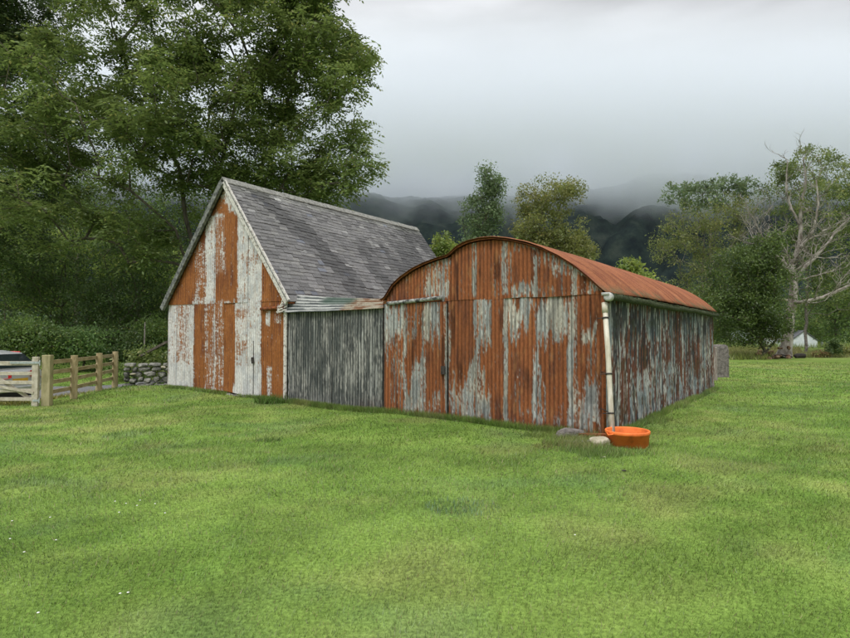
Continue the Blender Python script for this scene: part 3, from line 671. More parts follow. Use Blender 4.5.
# ---- the link shed between them
lk = thing('link_shed', W(6.6, 2), 'low shed front of grey corrugated iron doors between the two barns', 'shed')
tm = px_tz(332, 360)[0]
panel('door', M['corr'], lk, tm+.028, TA0-.03, lambda t: .06+.012*math.sin(t*13), lambda t: 2.36, col_doors, s=.02, seed=21, joints=[px_tz(310, 350)[0]], amp=.008)
panel('door', M['corr'], lk, 4.99, tm-.02, lambda t: .0+.015*math.sin(t*11), lambda t: 2.36, col_doors, s=.0, seed=22, joints=[px_tz(358, 350)[0]], amp=.008)
mb = MB(); mb.box(W(6.6, .06, 1.15), (3.26, .02, 2.35), RM); mb.build('door_backing', M['dark'], lk)
# canopy of corrugated sheet, corrugations level, dipping to the right
nt_, nu_ = 60, 90; ta = np.linspace(4.90, TA0+.10, nt_); q = np.linspace(0, 1, nu_)
TT, QQ = np.meshgrid(ta, q, indexing='ij'); zl = np.interp(TT, [4.9, 8.3], [2.345, 2.335]); zu = np.interp(TT, [4.9, 8.3], [2.56, 2.80])
ztop = zl+(zu-zl)*QQ; s_ = -.10+.42*QQ; ztop = ztop+.018*np.sin(QQ*2*np.pi*5.5)+.012*(fbm(TT*2, QQ*2, 61, 2)-.5)
sag = -.02*np.sin((TT-4.9)/3.4*np.pi); ztop = ztop+sag
cc = fbm(TT*3, QQ*9, 62, 4); kk = sst(6.4, 6.1, TT+(cc-.5)*.3); rib = np.sin(QQ*2*np.pi*5.5+2.4); g1_ = lerp(np.array([.42,.43,.41]), np.array([.07,.08,.08]), sst(-.5, .7, rib*.9+(cc-.5)*2.4))  # dark band per rib painted in to shade the canopy corrugations
g2_ = lerp(np.array([.34,.30,.23]), np.array([.19,.10,.055]), sst(.40, .6, fbm(TT*5, QQ*7, 63, 4))); g2_ = g2_*(1-.5*sst(0, .9, rib))[..., None]; cc_ = lerp(g1_, g2_, kk)
cc_ = lerp(cc_, np.array([.04,.075,.055]), (sst(7.3, 7.0, TT)*sst(5.9, 6.2, TT)*sst(.45, .6, QQ))*.8)
cn = npmesh('canopy_sheet', np.stack([CX+U.x*TT+Vv.x*s_, CY+U.y*TT+Vv.y*s_, ztop], -1).reshape(-1, 3), gridfaces(nt_, nu_), M['corr'], lk, smooth=True, col=cc_.reshape(-1, 3))
sm = cn.modifiers.new('solid', 'SOLIDIFY'); sm.thickness = .006; sm.offset = -1
mb = MB()   # folded strips at the canopy's left end
for i in range(5): mb.beam(W(8.26-.0*i, -.13, 2.36+.075*i), W(8.52-.05*i, -.11, 2.30+.06*i+.05), .02, .035)
for i in range(4): mb.beam(W(8.20, -.12+.08*i, 2.40+.10*i), W(8.48, -.12, 2.32+.05*i), .02, .03)
mb.build('folded_sheet_end', M['board_w'], lk)
mb = MB(); vs = [W(4.97, .33, 2.55), W(8.25, .33, 2.78), W(8.25, 9, 2.5), W(4.97, 9, 2.45)]; mb.add(vs+[v-Vector((0, 0, .03)) for v in vs], [(0,1,2,3),(7,6,5,4),(0,4,5,1),(2,6,7,3)]).build('roof', M['rustp'], lk)
mb = MB(); mb.box(W(6.6, 9, 1.2), (3.3, .03, 2.5), RM); mb.build('back_wall', M['stone'], lk)
mb = MB(); mb.rock(W(5.2, -.05, .03), (.30, .08, .13), 3); mb.build('rusted_foot', M['soil'], lk)
# ================================================================== SMALL THINGS BY THE CORNER
tb = thing('tub', (0, 0, 0), 'round orange plastic tub under the cream downpipe', 'tub')
p = at(627.5, 445, 8.78); tb.location = (p.x, p.y, 0); tl = Vector((p.x, p.y, 0))
prof_ = [(.0, .015), (.29, .015), (.300, .0), (.305, .0), (.322, .25), (.330, .25), (.336, .262), (.336, .292), (.330, .30), (.312, .30), (.306, .285), (.292, .04), (.28, .025), (0, .025)]
mb = MB(); mb.lathe((p.x, p.y, -.03), prof_, 56); mb.build('shell', M['orange'], tb, smooth=True)
mb = MB(); mb.lathe((p.x, p.y, -.03), [(.0, .20), (.29, .20)], 40); mb.build('soil', M['soil'], tb)
for k in range(2):
    mb = MB(); th = .4+k*math.pi; q_ = tl+Vector((math.cos(th)*.34, math.sin(th)*.34, .235)); mb.tube([q_+Vector((-math.sin(th)*.07, math.cos(th)*.07, 0)), q_+Vector((math.cos(th)*.03, math.sin(th)*.03, -.02)), q_+Vector((math.sin(th)*.07, -math.cos(th)*.07, 0))], .010, 8)
    mb.build('handle', M['orange'], tb, smooth=True)
p = ground(572, 439); tag(MB().rock((p.x, p.y+.08, .05), (.62, .36, .30), 5, R(-8)).build('flat_stone', M['pillar']), 'flat grey lichened stone lying against the rusty wall foot', 'stone')
p = ground(602, 450); tag(MB().rock((p.x, p.y+.1, .06), (.40, .30, .30), 8, .2).build('pale_stone', M['palestone']), 'pale tan rounded stone beside the orange tub', 'stone')
p = ground(607, 456); tag(MB().rock((p.x, p.y, .03), (.09, .07, .08), 9, .2).build('dark_stone', M['dark']), 'small dark stone in the grass before the pale stone', 'stone')
p = ground(604, 459); tag(MB().rock((p.x, p.y, .02), (.08, .05, .04), 19, .2).build('white_pebble', M['palestone']), 'tiny whitish pebble in the grass in front of the dark stone', 'stone')
p = ground(594, 440); q_ = ground(583, 446)
tag(MB().beam((p.x-.25, p.y+.02, .09), (p.x+.25, p.y-.10, .10), .12, .035).build('rusty_plank', M['rustp']), 'rusty brown strip lying between the grey stone and the tub', 'plank')
p = ground(586, 446); tag(MB().beam((p.x-.35, p.y+.05, .05), (p.x+.15, p.y, .06), .16, .05).build('dark_plank', M['board_d']), 'dark weathered board in the grass behind the pale stone', 'plank')
p = ground(624, 473); tag(MB().rock((p.x, p.y, .03), (.08, .04, .02), 29, .1).build('dead_leaf', M['dark']), 'small dark dead leaf on the lawn in front of the orange tub', 'leaf')
# pillar and slab beyond the barn
p = ground(722.5, 377.5); mb = MB(); 
nz_ = 14; vs = []; fs = []; w_, d_ = .60, .45; hP = 1.38
rgm = random.Random(3)
pr = [(0, .92, 0), (0, 1, .05)]+[(0, 1.0-.015*i, .05+.16*i) for i in range(1, 8)]
def pillar(mb, c_, w_, d_, h_, seed):
    rg_ = random.Random(seed); lv = [0, .12, .3, .5, .7, .82, .9, .95, .985, 1.0]; wk = [1.03, 1.0, .99, 1.0, .98, .985, .95, .86, .68, .40]; n = 28; vs = []
    for z, k in zip(lv, wk):
        for i in range(n):
            th = 2*math.pi*i/n; cx = math.copysign(abs(math.cos(th))**.35, math.cos(th)); cy = math.copysign(abs(math.sin(th))**.35, math.sin(th))
            j = 1+rg_.uniform(-.035, .035); vs.append((c_[0]+cx*w_/2*k*j, c_[1]+cy*d_/2*(k if z < .9 else 1-(1-k)*.5)*j, c_[2]+z*h_-.03+rg_.uniform(-.01, .01)))
    fs = [(a*n+i, a*n+(i+1) % n, (a+1)*n+(i+1) % n, (a+1)*n+i) for a in range(len(lv)-1) for i in range(n)]
    fs += [tuple(range((len(lv)-1)*n, len(lv)*n))]; return mb.add(vs, fs)
tag(pillar(MB(), (p.x, p.y+.2, 0), w_, d_, hP, 4).build('stone_pillar', M['pillar'], smooth=False), 'rough round-topped stone gatepost just beyond the far corner of the low barn', 'gatepost')
p = ground(711.5, 380.5); tag(MB().box((p.x, p.y+.1, .62), (.16, .5, 1.35), Matrix.Rotation(R(54), 3, 'Z')).build('iron_offcut', mat_noise('offcut', (.15,.10,.08), (.45,.42,.40), 10, .8, .4, 30, (1,1,.3)), bevel=.01), 'narrow pale upright sheet between the barn corner and the stone gatepost', 'metal sheet')

# ================================================================== GATE, FENCE, WALL, CAR
gp = ground(36, 406); X0, Y0 = gp.x, gp.y
gate = thing('field_gate', (X0-1.5, Y0, 0), 'pale wooden five-bar gate across the way to the parked car', 'gate')
gate['label'] = 'pale wooden five-bar field gate in front of the silver car'
mb = MB(); mb.box((X0-.02, Y0, .60), (.15, .08, 1.22)); mb.build('hinge_stile', M['gatewood'], gate, bevel=.006)
mb = MB(); mb.box((X0-3.0, Y0, .58), (.09, .07, 1.15)); mb.build('closing_stile', M['gatewood'], gate, bevel=.006)
for zz in (1.05, .80, .58, .38, .17):
    MB().beam((X0-3.02, Y0-.004, zz), (X0-.05, Y0-.004, zz), .035, .105 if zz > 1 else .085).build('rail', M['gatewood'], gate, bevel=.004)
MB().beam((X0-.10, Y0+.05, .12), (X0-1.55, Y0+.05, 1.04), .03, .08).build('brace', M['gatewood'], gate)
MB().beam((X0-1.62, Y0+.05, 1.04), (X0-2.95, Y0+.05, .14), .03, .08).build('brace', M['gatewood'], gate)
MB().beam((X0-.04, Y0-.05, .33), (X0-1.2, Y0-.05, .14+.4), .02, .06).build('lower_brace', M['gatewood'], gate)
mb = MB(); mb.beam((X0-.62, Y0-.06, 1.07), (X0+.12, Y0-.06, 1.07), .012, .055); mb.tube([(X0+.11, Y0-.05, 1.0), (X0+.11, Y0-.05, 1.13)], .016, 8); mb.build('hinge_strap', M['galv'], gate)
mb = MB(); mb.beam((X0-.05, Y0-.05, .14), (X0+.11, Y0-.05, .14), .012, .05); mb.tube([(X0+.11, Y0-.05, .08), (X0+.11, Y0-.05, .20)], .016, 8); mb.build('lower_hinge', M['galv'], gate)
tag(MB().tube([(X0-3.2, Y0, -.05), (X0-3.2, Y0, 1.22)], .09, 12).build('closing_post', M['wood'], smooth=False), 'round wooden post where the field gate closes', 'post')
posts = [(X0+.20, Y0+.10), tuple(ground(73.6, 399)[:2]), tuple(ground(98.8, 391.8)[:2]), tuple(ground(114.8, 387)[:2])]
fence = thing('rail_fence', (posts[1][0], posts[1][1], 0), 'short wooden post and rail fence between the gate and the stone wall', 'fence')
def post(mb, x, y, h_, r_, seed, notch=True):
    rg_ = random.Random(seed); n = 12; zs_ = np.linspace(-.05, h_, 22); vs = []
    for z in zs_:
        nk = 1-.16*max(0, math.cos(z*2*math.pi/.235+1)) if notch else 1
        for i in range(n):
            th = 2*math.pi*i/n; k = nk if math.sin(th) > 0.2 or math.cos(th) < -.3 else 1; vs.append((x+r_*math.cos(th)*k*(1+rg_.uniform(-.03, .03)), y+r_*math.sin(th)*k, z))
    m = len(zs_); fs = [(a*n+i, a*n+(i+1) % n, (a+1)*n+(i+1) % n, (a+1)*n+i) for a in range(m-1) for i in range(n)]+[tuple(range((m-1)*n, m*n))]
    return mb.add(vs, fs)
for i, (x, y) in enumerate(posts):
    if i == 0: MB().box((x, y, .60), (.20, .17, 1.30), Matrix.Rotation(.1, 3, 'Z')).build('gate_post', mat_noise('green_post', (.24,.22,.11), (.42,.37,.22), 8, .85, .4, 40, (1,1,.3)), fence, bevel=.012)
    else: post(MB(), x, y, 1.19, .095, i).build('post', M['wood'], fence)
for a, b in zip(posts[:-1], posts[1:]):
    for zz in (1.06, .80, .55, .30):
        MB().beam((a[0]-.06, a[1], zz), (b[0]-.06, b[1], zz), .04, .10).build('rail', M['woodrail'], fence)
# rubble stone wall from the fence to the barn
wl_ = thing('stone_wall', (-9.6, 19.8, 0), 'low dry stone wall with mossy stones joining the fence to the gabled barn', 'wall')
mb = MB(); rgm = random.Random(14); ax, ay = posts[-1][0]+.15, posts[-1][1]+.25; bx, by = W(13.95, 1.6).x, W(13.95, 1.6).y+.9
L_ = math.hypot(bx-ax, by-ay); ang = math.atan2(by-ay, bx-ax)
z = -.05; row = 0
while z < .76:
    hgt = rgm.uniform(.14, .24) if row < 3 else .15; s = 0
    while s < L_:
        wd = rgm.uniform(.18, .50); x = ax+(bx-ax)*(s+wd/2)/L_; y = ay+(by-ay)*(s+wd/2)/L_
        mb.rock((x, y+rgm.uniform(-.04, .04), z+hgt/2+rgm.uniform(-.02, .02)), (wd*1.08, rgm.uniform(.36, .46), hgt*rgm.uniform(1.02, 1.3)), rgm.random(), ang+rgm.uniform(-.08, .08)); s += wd
    z += hgt; row += 1
for i in range(26):
    s = rgm.uniform(0, L_); mb.rock((ax+(bx-ax)*s/L_, ay+(by-ay)*s/L_-.26, .03), (rgm.uniform(.12, .3), .15, rgm.uniform(.06, .14)), i, rgm.uniform(0, 3))
mb.build('stones', M['stone'], wl_)
mb = MB()
for i in range(7):
    s = L_*rgm.uniform(.02, .98); mb.rock((ax+(bx-ax)*s/L_, ay+(by-ay)*s/L_-.12, rgm.uniform(.2, .7)), (rgm.uniform(.14, .3), .24, rgm.uniform(.08, .14)), i+40, ang)
mb.build('pale_stones', M['palestone'], wl_)
tag(MB().beam((-10.6, 20.6, .9), (-9.3, 20.2, 1.5), .08, .08).build('fallen_branch', M['bark']), 'dark fallen branch leaning behind the stone wall', 'branch')

# ---- silver car beyond the gate: built along +x = forward, then turned
car = thing('parked_car', (0, 0, 0), 'silver hatchback parked on the road behind the field gate', 'car')
def loft(stations, prof_fn, name, mat, smooth=True, par=None):
    vs = []; n = None
    for st in stations:
        pr_ = prof_fn(*st); n = len(pr_); vs += [(st[0], y, z) for y, z in pr_]
    fs = [(a*n+i, (a+1)*n+i, (a+1)*n+i+1, a*n+i+1) for a in range(len(stations)-1) for i in range(n-1)]
    fs += [tuple(range(n)), tuple(reversed(range((len(stations)-1)*n, len(stations)*n)))]
    o = MB().add(vs, fs).build(name, mat, par or car, smooth=smooth)
    b_ = o.modifiers.new('bevel', 'BEVEL'); b_.width = .03; b_.segments = 2; b_.limit_method = 'ANGLE'; b_.angle_limit = R(35)
    return o
def bodyprof(x, zb, zt, hw):
    h_ = [(hw*.90, zb), (hw, zb+.10), (hw*1.0, zb+.30), (hw*.985, zt-.20), (hw*.955, zt-.06), (hw*.90, zt), (hw*.5, zt+.02)]
    return [(-y, z) for y, z in h_]+[(y, z) for y, z in reversed(h_)]
body = loft([(-2.10, .40, .78, .70), (-2.06, .28, .92, .82), (-1.85, .24, .98, .86), (-1.2, .20, .99, .88), (0, .20, .98, .88), (1.0, .20, .94, .88), (1.6, .22, .84, .86), (1.95, .26, .72, .80), (2.08, .34, .60, .66)], bodyprof, 'body', M['silver'])
def cab(x, zb, zt, hw):
    return [(-hw, zb), (-hw*.84, zt-.05), (-hw*.72, zt), (hw*.72, zt), (hw*.84, zt-.05), (hw, zb)]
loft([(-1.98, .93, 1.0, .80), (-1.55, .93, 1.42, .82), (-.9, .93, 1.49, .83), (.1, .93, 1.48, .83), (.55, .93, 1.36, .82), (1.15, .93, .97, .80)], cab, 'cabin', M['silver'])
# glass: side windows, rear and front screens set just proud of the cabin
def quad(vs, name, mat, par=None): return MB().add(vs, [tuple(range(len(vs)))]).build(name, mat, par or car)
for sg in (-1, 1):
    y0, y1 = .835*sg, .735*sg
    for x0, x1, x0t, x1t in ((-1.62, -.95, -1.36, -.92), (-.88, -.02, -.86, -.06), (.05, .95, .02, .42)):
        quad([(x0, y0, .99), (x1, y0, .985), (x1t, y1, 1.385), (x0t, y1, 1.36)], 'side_window', M['glass'])
quad([(-2.0, -.70, 1.02), (-2.0, .70, 1.02), (-1.60, .62, 1.39), (-1.60, -.62, 1.39)], 'rear_window', M['glass'])
quad([(1.13, -.70, 1.005), (1.13, .70, 1.005), (.60, .64, 1.37), (.60, -.64, 1.37)], 'windscreen', M['glass'])
for sg in (-1, 1):
    mb = MB(); mb.add([(-2.10, .83*sg, .70), (-2.135, .32*sg, .74), (-2.125, .30*sg, .92), (-1.90, .868*sg, .93), (-1.86, .868*sg, .76)], [(0,1,2,3,4)]).build('tail_light', M['redlens'], car)
    quad([(2.03, .62*sg, .52), (1.80, .83*sg, .56), (1.78, .82*sg, .70), (1.98, .60*sg, .66)], 'headlight', M['galv'])
    for xw in (-1.30, 1.30):
        tyre = MB().lathe((xw, .80*sg, .31), [(.19, -.10), (.29, -.10), (.31, -.07), (.31, .07), (.29, .10), (.19, .10)], 28, Matrix.Rotation(R(90), 3, 'X')).build('wheel', M['rubber'], car, smooth=True)
        MB().lathe((xw, .80*sg, .31), [(.0, .085*-sg), (.05, .10*-sg), (.10, .06*-sg), (.185, .075*-sg), (.2, .10*-sg)], 20, Matrix.Rotation(R(90), 3, 'X')).build('rim', M['galv'], tyre)
    MB().box((.62, .93*sg, 1.0), (.12, .18, .12)).build('wing_mirror', M['silver'], car, bevel=.03)
quad([(-2.112, -.26, .60), (-2.112, .26, .60), (-2.108, .26, .71), (-2.108, -.26, .71)], 'number_plate', M['plate'])
MB().box((-2.07, 0, .42), (.12, 1.44, .16)).build('bumper', M['silver'], car, bevel=.04)
MB().box((-2.02, 0, .27), (.16, 1.3, .16)).build('bumper_insert', M['rubber'], car)
MB().tube([(-.0, -.66, 1.475), (-1.5, -.60, 1.44)], .015, 6).build('roof_bar', M['redlens'], car)
car.rotation_euler = (0, 0, R(172)); cp = at(24, 380, Y0+2.3); car.location = (cp.x-2.05, cp.y+.1, -.19)

# ================================================================== TREES
PB = 1.75
def skeleton(base, blobs, n, seed, trunk_top=None, k_path=.35, jit=.12, seg=.7, stems=None):
    """incremental branching tree: every crown point is joined to the cheapest point of the tree so far"""
    rg = np.random.default_rng(seed); P_ = []; wts = np.array([b[3]*b[4]*b[5] for b in blobs]); wts = wts**.75; wts /= wts.sum()
    for i in rg.choice(len(blobs), n, p=wts):
        cx, cy, cz, rx, ry, rz = blobs[i][:6]; d = rg.normal(size=3); d /= np.linalg.norm(d); r_ = rg.random()**.45
        P_.append((cx+d[0]*rx*r_, cy+d[1]*ry*r_, cz+d[2]*rz*r_))
    P_ = np.array(P_); base = np.array(base, float)
    nodes = []; par = []; plen = []
    def addnode(p, q_): nodes.append(p); par.append(q_); plen.append(0 if q_ < 0 else plen[q_]+np.linalg.norm(p-nodes[q_])); return len(nodes)-1
    for stem in (stems or [trunk_top]):
        pts = [base]+[np.array(s_, float) for s_ in (stem if hasattr(stem[0], '__len__') else [stem])]; last = -1
        for a, b in zip(pts[:-1], pts[1:]):
            m = max(int(np.linalg.norm(b-a)/seg), 2)
            for j in range(0 if last < 0 else 1, m+1):
                q_ = a+(b-a)*j/m+(rg.normal(0, jit*.4, 3)*[1, 1, 0] if 0 < j < m else 0); last = addnode(q_, last)
    order = np.argsort(np.linalg.norm(P_-base, axis=1)+rg.normal(0, .5, n)); tips = []
    A_ = np.zeros((len(nodes)+n*12, 3)); A_[:len(nodes)] = nodes; PL = np.zeros(len(A_)); PL[:len(nodes)] = plen; cnt = len(nodes)
    hmin = (np.array(stems[0][0] if stems and hasattr(stems[0][0], '__len__') else (trunk_top if trunk_top is not None else stems[0]))[2]-base[2])*.35+base[2]
    for i in order:
        p = P_[i]; d = np.linalg.norm(A_[:cnt]-p, axis=1); up = np.maximum(A_[:cnt, 2]-p[2], 0)
        cost = d+k_path*PL[:cnt]*.6+up*.5+(A_[:cnt, 2] < hmin)*50; j = int(np.argmin(cost)); a = A_[j].copy(); dist = d[j]; m = max(int(dist/seg), 1)
        m = min(m, 10); last = j; bend = rg.normal(0, jit, 3)*dist*.5; droop = np.array([0, 0, .12*dist])
        for q_ in range(1, m+1):
            f = q_/m; pp_ = a+(p-a)*f+(bend+droop)*math.sin(f*math.pi); A_[cnt] = pp_; nodes.append(pp_); par.append(last); PL[cnt] = PL[last]+np.linalg.norm(pp_-A_[last]); last = cnt; cnt += 1
            if cnt >= len(A_)-2: break
        tips.append(last)
    return np.array(nodes), np.array(par), tips
def wood(name, nodes, par, r_tip, r_base, mat, parent, expo=2.2, minr=0.0, nside=6):
    n = len(nodes); w_ = np.zeros(n); kids = np.bincount(par[par >= 0], minlength=n); w_[kids == 0] = 1
    for i in range(n-1, 0, -1):
        if par[i] >= 0: w_[par[i]] += w_[i]
    r_ = r_tip*w_**(1/expo); r_ = r_*np.where(True, 1, 1); mxr = r_.max(); 
    if mxr > r_base: r_ = r_tip+(r_-r_tip)*(r_base-r_tip)/(mxr-r_tip)
    i = np.where((par >= 0) & (r_ >= minr))[0]; a = nodes[par[i]]; b = nodes[i]; ra = np.minimum(r_[par[i]], r_[i]*1.5); rb = r_[i]
    d = b-a; L_ = np.linalg.norm(d, axis=1)+1e-9; d /= L_[:, None]; ref = np.where(np.abs(d[:, 2:3]) > .9, np.array([[1., 0, 0]]), np.array([[0, 0, 1.]]))
    s = np.cross(d, ref); s /= np.linalg.norm(s, axis=1)[:, None]; t = np.cross(s, d); k = nside; V = []
    for rr_, pc in ((ra, a-d*ra[:, None]*.3), (rb, b+d*rb[:, None]*.3)):
        for j in range(k):
            th = 2*np.pi*j/k; V.append(pc+(s*math.cos(th)+t*math.sin(th))*rr_[:, None])
    V = np.stack(V, 1).reshape(-1, 3); o_ = np.arange(len(i))[:, None]*2*k; F_ = []
    for j in range(k): F_.append(np.concatenate([o_+j, o_+(j+1) % k, o_+k+(j+1) % k, o_+k+j], 1))
    return npmesh(name, V, np.stack(F_, 1).reshape(-1, 4), mat, parent, smooth=True)
def leaves(name, nodes, tips, n, size, spread, parent, pal, seed, droop=.2, asp=.5, compound=0, flat=.7, mat=None):
    rg = np.random.default_rng(seed); nc = len(tips); tp = nodes[np.array(tips)]; ci = rg.integers(0, nc, n); 
    cl = rg.uniform(0, 1, nc); hue = rg.uniform(0, 1, nc)
    g = rg.normal(size=(n, 3)); g /= np.linalg.norm(g, axis=1)[:, None]; g *= (rg.random(n)**.5)[:, None]; g[:, 2] *= flat; c_ = tp[ci]+g*spread*(.6+.8*cl[ci])[:, None]
    # local axis of each leaf or leaflet
    if compound:
        K = compound; ax_ = rg.normal(size=(n, 3)); ax_[:, 2] = ax_[:, 2]*.4-.25; ax_ /= np.linalg.norm(ax_, axis=1)[:, None]
        sd = np.cross(ax_, [0, 0, 1.]); sd /= np.linalg.norm(sd, axis=1)[:, None]+1e-9; 
        CC = []; DD = []; SS = []; CI = []
        for j in range(K):
            f = j/(K-1); side = 1 if j % 2 else -1
            if j == K-1: side = 0
            pos = c_+ax_*(f*size*2.4)[..., None] if np.ndim(f*size) else c_+ax_*(f*size*2.4)
            pos = pos-np.array([0, 0, 1.])*(f*f*size*.8)
            d = ax_*(.5 if side else 1)+sd*side*.9; d[:, 2] -= .25; d /= np.linalg.norm(d, axis=1)[:, None]
            CC.append(pos); DD.append(d); SS.append(np.full(n, size)*rg.uniform(.8, 1.2, n)); CI.append(ci)
        c_ = np.concatenate(CC); d = np.concatenate(DD); sz = np.concatenate(SS); ci = np.concatenate(CI); nr = rg.normal(size=(len(c_), 3))*.45+[0, 0, 1.]
    else:
        d = rg.normal(size=(n, 3)); d[:, 2] -= droop; d /= np.linalg.norm(d, axis=1)[:, None]; sz = size*rg.uniform(.6, 1.3, n); nr = rg.normal(size=(n, 3))*.7+[0, 0, .8]
    s = np.cross(d, nr); s /= np.linalg.norm(s, axis=1)[:, None]+1e-9; sz = sz[:, None]
    V = np.stack([c_, c_+d*sz*.5+s*sz*asp*.5, c_+d*sz, c_+d*sz*.5-s*sz*asp*.5], 1).reshape(-1, 3)
    m = len(c_); pal = np.array(pal)*PB; base = pal[0]*(1-hue[ci, None])+pal[1]*hue[ci, None]
    yl = (rg.random(m) < .04); base = base*(.7+.55*rg.random(m))[:, None]*(.8+.4*cl[ci])[:, None]
    if len(pal) > 2: base[yl] = pal[2]*rg.uniform(.7, 1.2, yl.sum())[:, None]
    F_ = np.arange(4*m).reshape(-1, 4)
    return npmesh(name, V, F_, mat or M['leaf'], parent, col=np.repeat(base, 4, 0))
def blob(px, py, D, rx, ry, rd): 
    """an ellipsoid of crown; px,py centre in the photograph and rx,ry radii in photo pixels at distance D, rd depth radius in metres"""
    p = at(px, py, D); return (p.x, p.y, p.z, rx/FPX*D, rd, ry/FPX*D)
ASHG = [(.068,.105,.026), (.105,.145,.042), (.18,.19,.06)]
DARKG = [(.034,.062,.018), (.060,.098,.028), (.11,.14,.035)]
MIDG = [(.055,.098,.022), (.088,.14,.034), (.16,.18,.04)]
LIMEG = [(.085,.13,.028), (.14,.18,.04), (.2,.21,.05)]
OLIVE = [(.085,.105,.03), (.14,.15,.045), (.22,.19,.06)]
GREYG = [(.06,.095,.045), (.10,.14,.065), (.15,.18,.07)]
def tree(name, label, base, blobs, nb, nleaf, size, spread, pal, seed, trunk_top=None, stems=None, bark='bark', rt=.012, rb=.3, group=None, minr=0.0, compound=0, asp=.5, cat='tree', flat=.7, k_path=.35, jit=.12, droop=.2, seg=.7, expo=2.2):
    t = thing(name, tuple(base), label, cat, group)
    nodes, par, tips = skeleton(base, blobs, nb, seed, trunk_top, k_path, jit, seg, stems)
    wood('trunk', nodes, par, rt, rb, M[bark], t, minr=minr, expo=expo, nside=6 if rb < .4 else 9)
    if nleaf: leaves('crown', nodes, tips, nleaf, size, spread, t, pal, seed+1, compound=compound, asp=asp, flat=flat, droop=droop)
    return t
def gp(px, D): q_ = at(px, 335, D); return np.array([q_.x, q_.y, -.1])
# the big ash behind the gabled barn
D = 29; b0 = gp(196, D)
bl = [blob(230,60,D,110,75,5), blob(110,70,D,110,70,5), blob(290,40,D,75,70,5), blob(325,105,D-1,45,45,3), blob(335,170,D-1,48,38,3), blob(300,190,D,50,25,3), blob(160,150,D-2,80,50,4), blob(60,130,D,80,60,5), blob(190,110,D-3,70,50,3), blob(240,-60,D,130,70,6), blob(110,-60,D,130,70,6), blob(320,-20,D,45,50,4), blob(60,210,D-2,70,40,4), blob(130,235,D-1,50,30,3), blob(355,60,D,22,40,3), blob(260,150,D+1,60,50,4), blob(230,190,D+1,60,30,3)]
A1 = lambda x, y, d=0: tuple(at(x, y, D+d))
tree('ash_tree', 'huge spreading ash tree towering behind the slate-roofed barn', b0, bl, 700, 24000, .225, .95, ASHG, 101, stems=[[A1(200,300), A1(192,255), A1(180,170), A1(150,90)], [A1(202,300), A1(208,240), A1(222,160), A1(250,60)], [A1(196,290), A1(176,230,-1), A1(130,190,-2), A1(70,165,-2)], [A1(206,280,1), A1(232,225,1), A1(276,140,1), A1(300,60,0)]], rt=.016, rb=.62, compound=8, asp=.42, k_path=.22, jit=.16, seg=.8, flat=.55, expo=2.3)
D = 33
tree('ash_tree', 'tall leafy ash at the left edge of the view behind the road', gp(-30, D), [blob(-10,60,D,70,90,5), blob(-60,0,D,90,100,5), blob(30,170,D-1,50,60,4), blob(-30,220,D,60,50,4), blob(20,0,D,60,50,4)], 420, 17000, .22, 1.1, [(.045,.075,.028), (.075,.11,.04), (.15,.16,.05)], 111, trunk_top=tuple(at(-20, 180, D)), rt=.016, rb=.45, compound=8, asp=.42)
# darker trees under and beyond it
for i, (px, D, bl_, pal, sz, n, lab) in enumerate([
 (60, 38, [(50,255,60,50,3), (20,290,50,40,3), (90,300,55,40,3)], DARKG, .20, 15000, 'dark leafy tree filling the shade beyond the road at far left'),
 (135, 37, [(140,265,45,50,3), (120,310,50,35,3), (155,325,30,30,2)], DARKG, .20, 15000, 'dark shaded tree just left of the gabled barn'),
 (228, 42, [(215,250,40,60,3), (250,200,50,50,4), (180,300,30,60,3), (150,240,40,60,3)], DARKG, .22, 14000, 'dark tree mostly hidden behind the apex of the gabled barn'),
 (75, 52, [(60,215,80,60,4), (130,180,80,60,4), (10,160,80,70,4)], MIDG, .26, 15000, 'mid-green tree seen through gaps in the big ash'),
 (-70, 40, [(-70,200,70,120,4), (-50,290,60,50,3)], DARKG, .22, 16000, 'dark tree standing beyond the left edge of the view')]):
    tree('woodland_tree', lab, gp(px, D), [blob(a, b, D+(k % 3)-1, c_, d, e) for k, (a, b, c_, d, e) in enumerate(bl_)], 260, n, sz, 1.1, pal, 200+i*7, trunk_top=tuple(at(px+4, bl_[0][1]+30, D)), rb=.28, group='dark trees beyond the road')
for i, (px, D, bl_, n, lab) in enumerate([(75, 62, [(70,255,60,36,4), (40,285,40,28,3)], 20000, 'bright lime-green bush glimpsed under the big ash'), (150, 66, [(160,275,40,40,3), (120,245,30,35,3)], 14000, 'yellow-green bush glimpsed between dark trunks by the gable'), (5, 60, [(5,250,50,45,3)], 14000, 'yellow-green bush at far left behind the dark trees')]):
    tree('lime_bush', lab, gp(px, D), [blob(a, b, D, c_, d, e) for (a, b, c_, d, e) in bl_], 120, n, .3, 1.2, LIMEG, 260+i*7, trunk_top=tuple(at(px, 300, D)), rb=.15, cat='bush', group='sunlit bushes beyond the dark trees')
# undergrowth hedge beyond the road
for i, (px, D, r_, top, pal, lab) in enumerate([(-25, 25, 38, 330, MIDG, 'green bramble bush at the left frame edge behind the car'), (35, 26, 40, 322, MIDG, 'broad bramble bush right behind the silver car'), (85, 27, 34, 328, [(.05,.10,.03), (.09,.15,.04), (.15,.18,.05)], 'bramble bush behind the middle of the rail fence'), (125, 28, 32, 332, DARKG, 'dark bush behind the fence end and the stone wall'), (158, 29, 26, 322, MIDG, 'bush behind the stone wall against the gable')]):
    tree('bramble_bush', lab, gp(px, D), [blob(px, (top+358)/2+2, D, r_, (362-top)/2, 1.3), blob(px-12, (top+350)/2, D+.6, r_*.7, (356-top)/2, 1.2)], 170, 13000, .13, .55, pal, 300+i*5, trunk_top=tuple(at(px, 352, D)), rb=.05, rt=.006, cat='bush', group='bushes beyond the road', seg=.3)
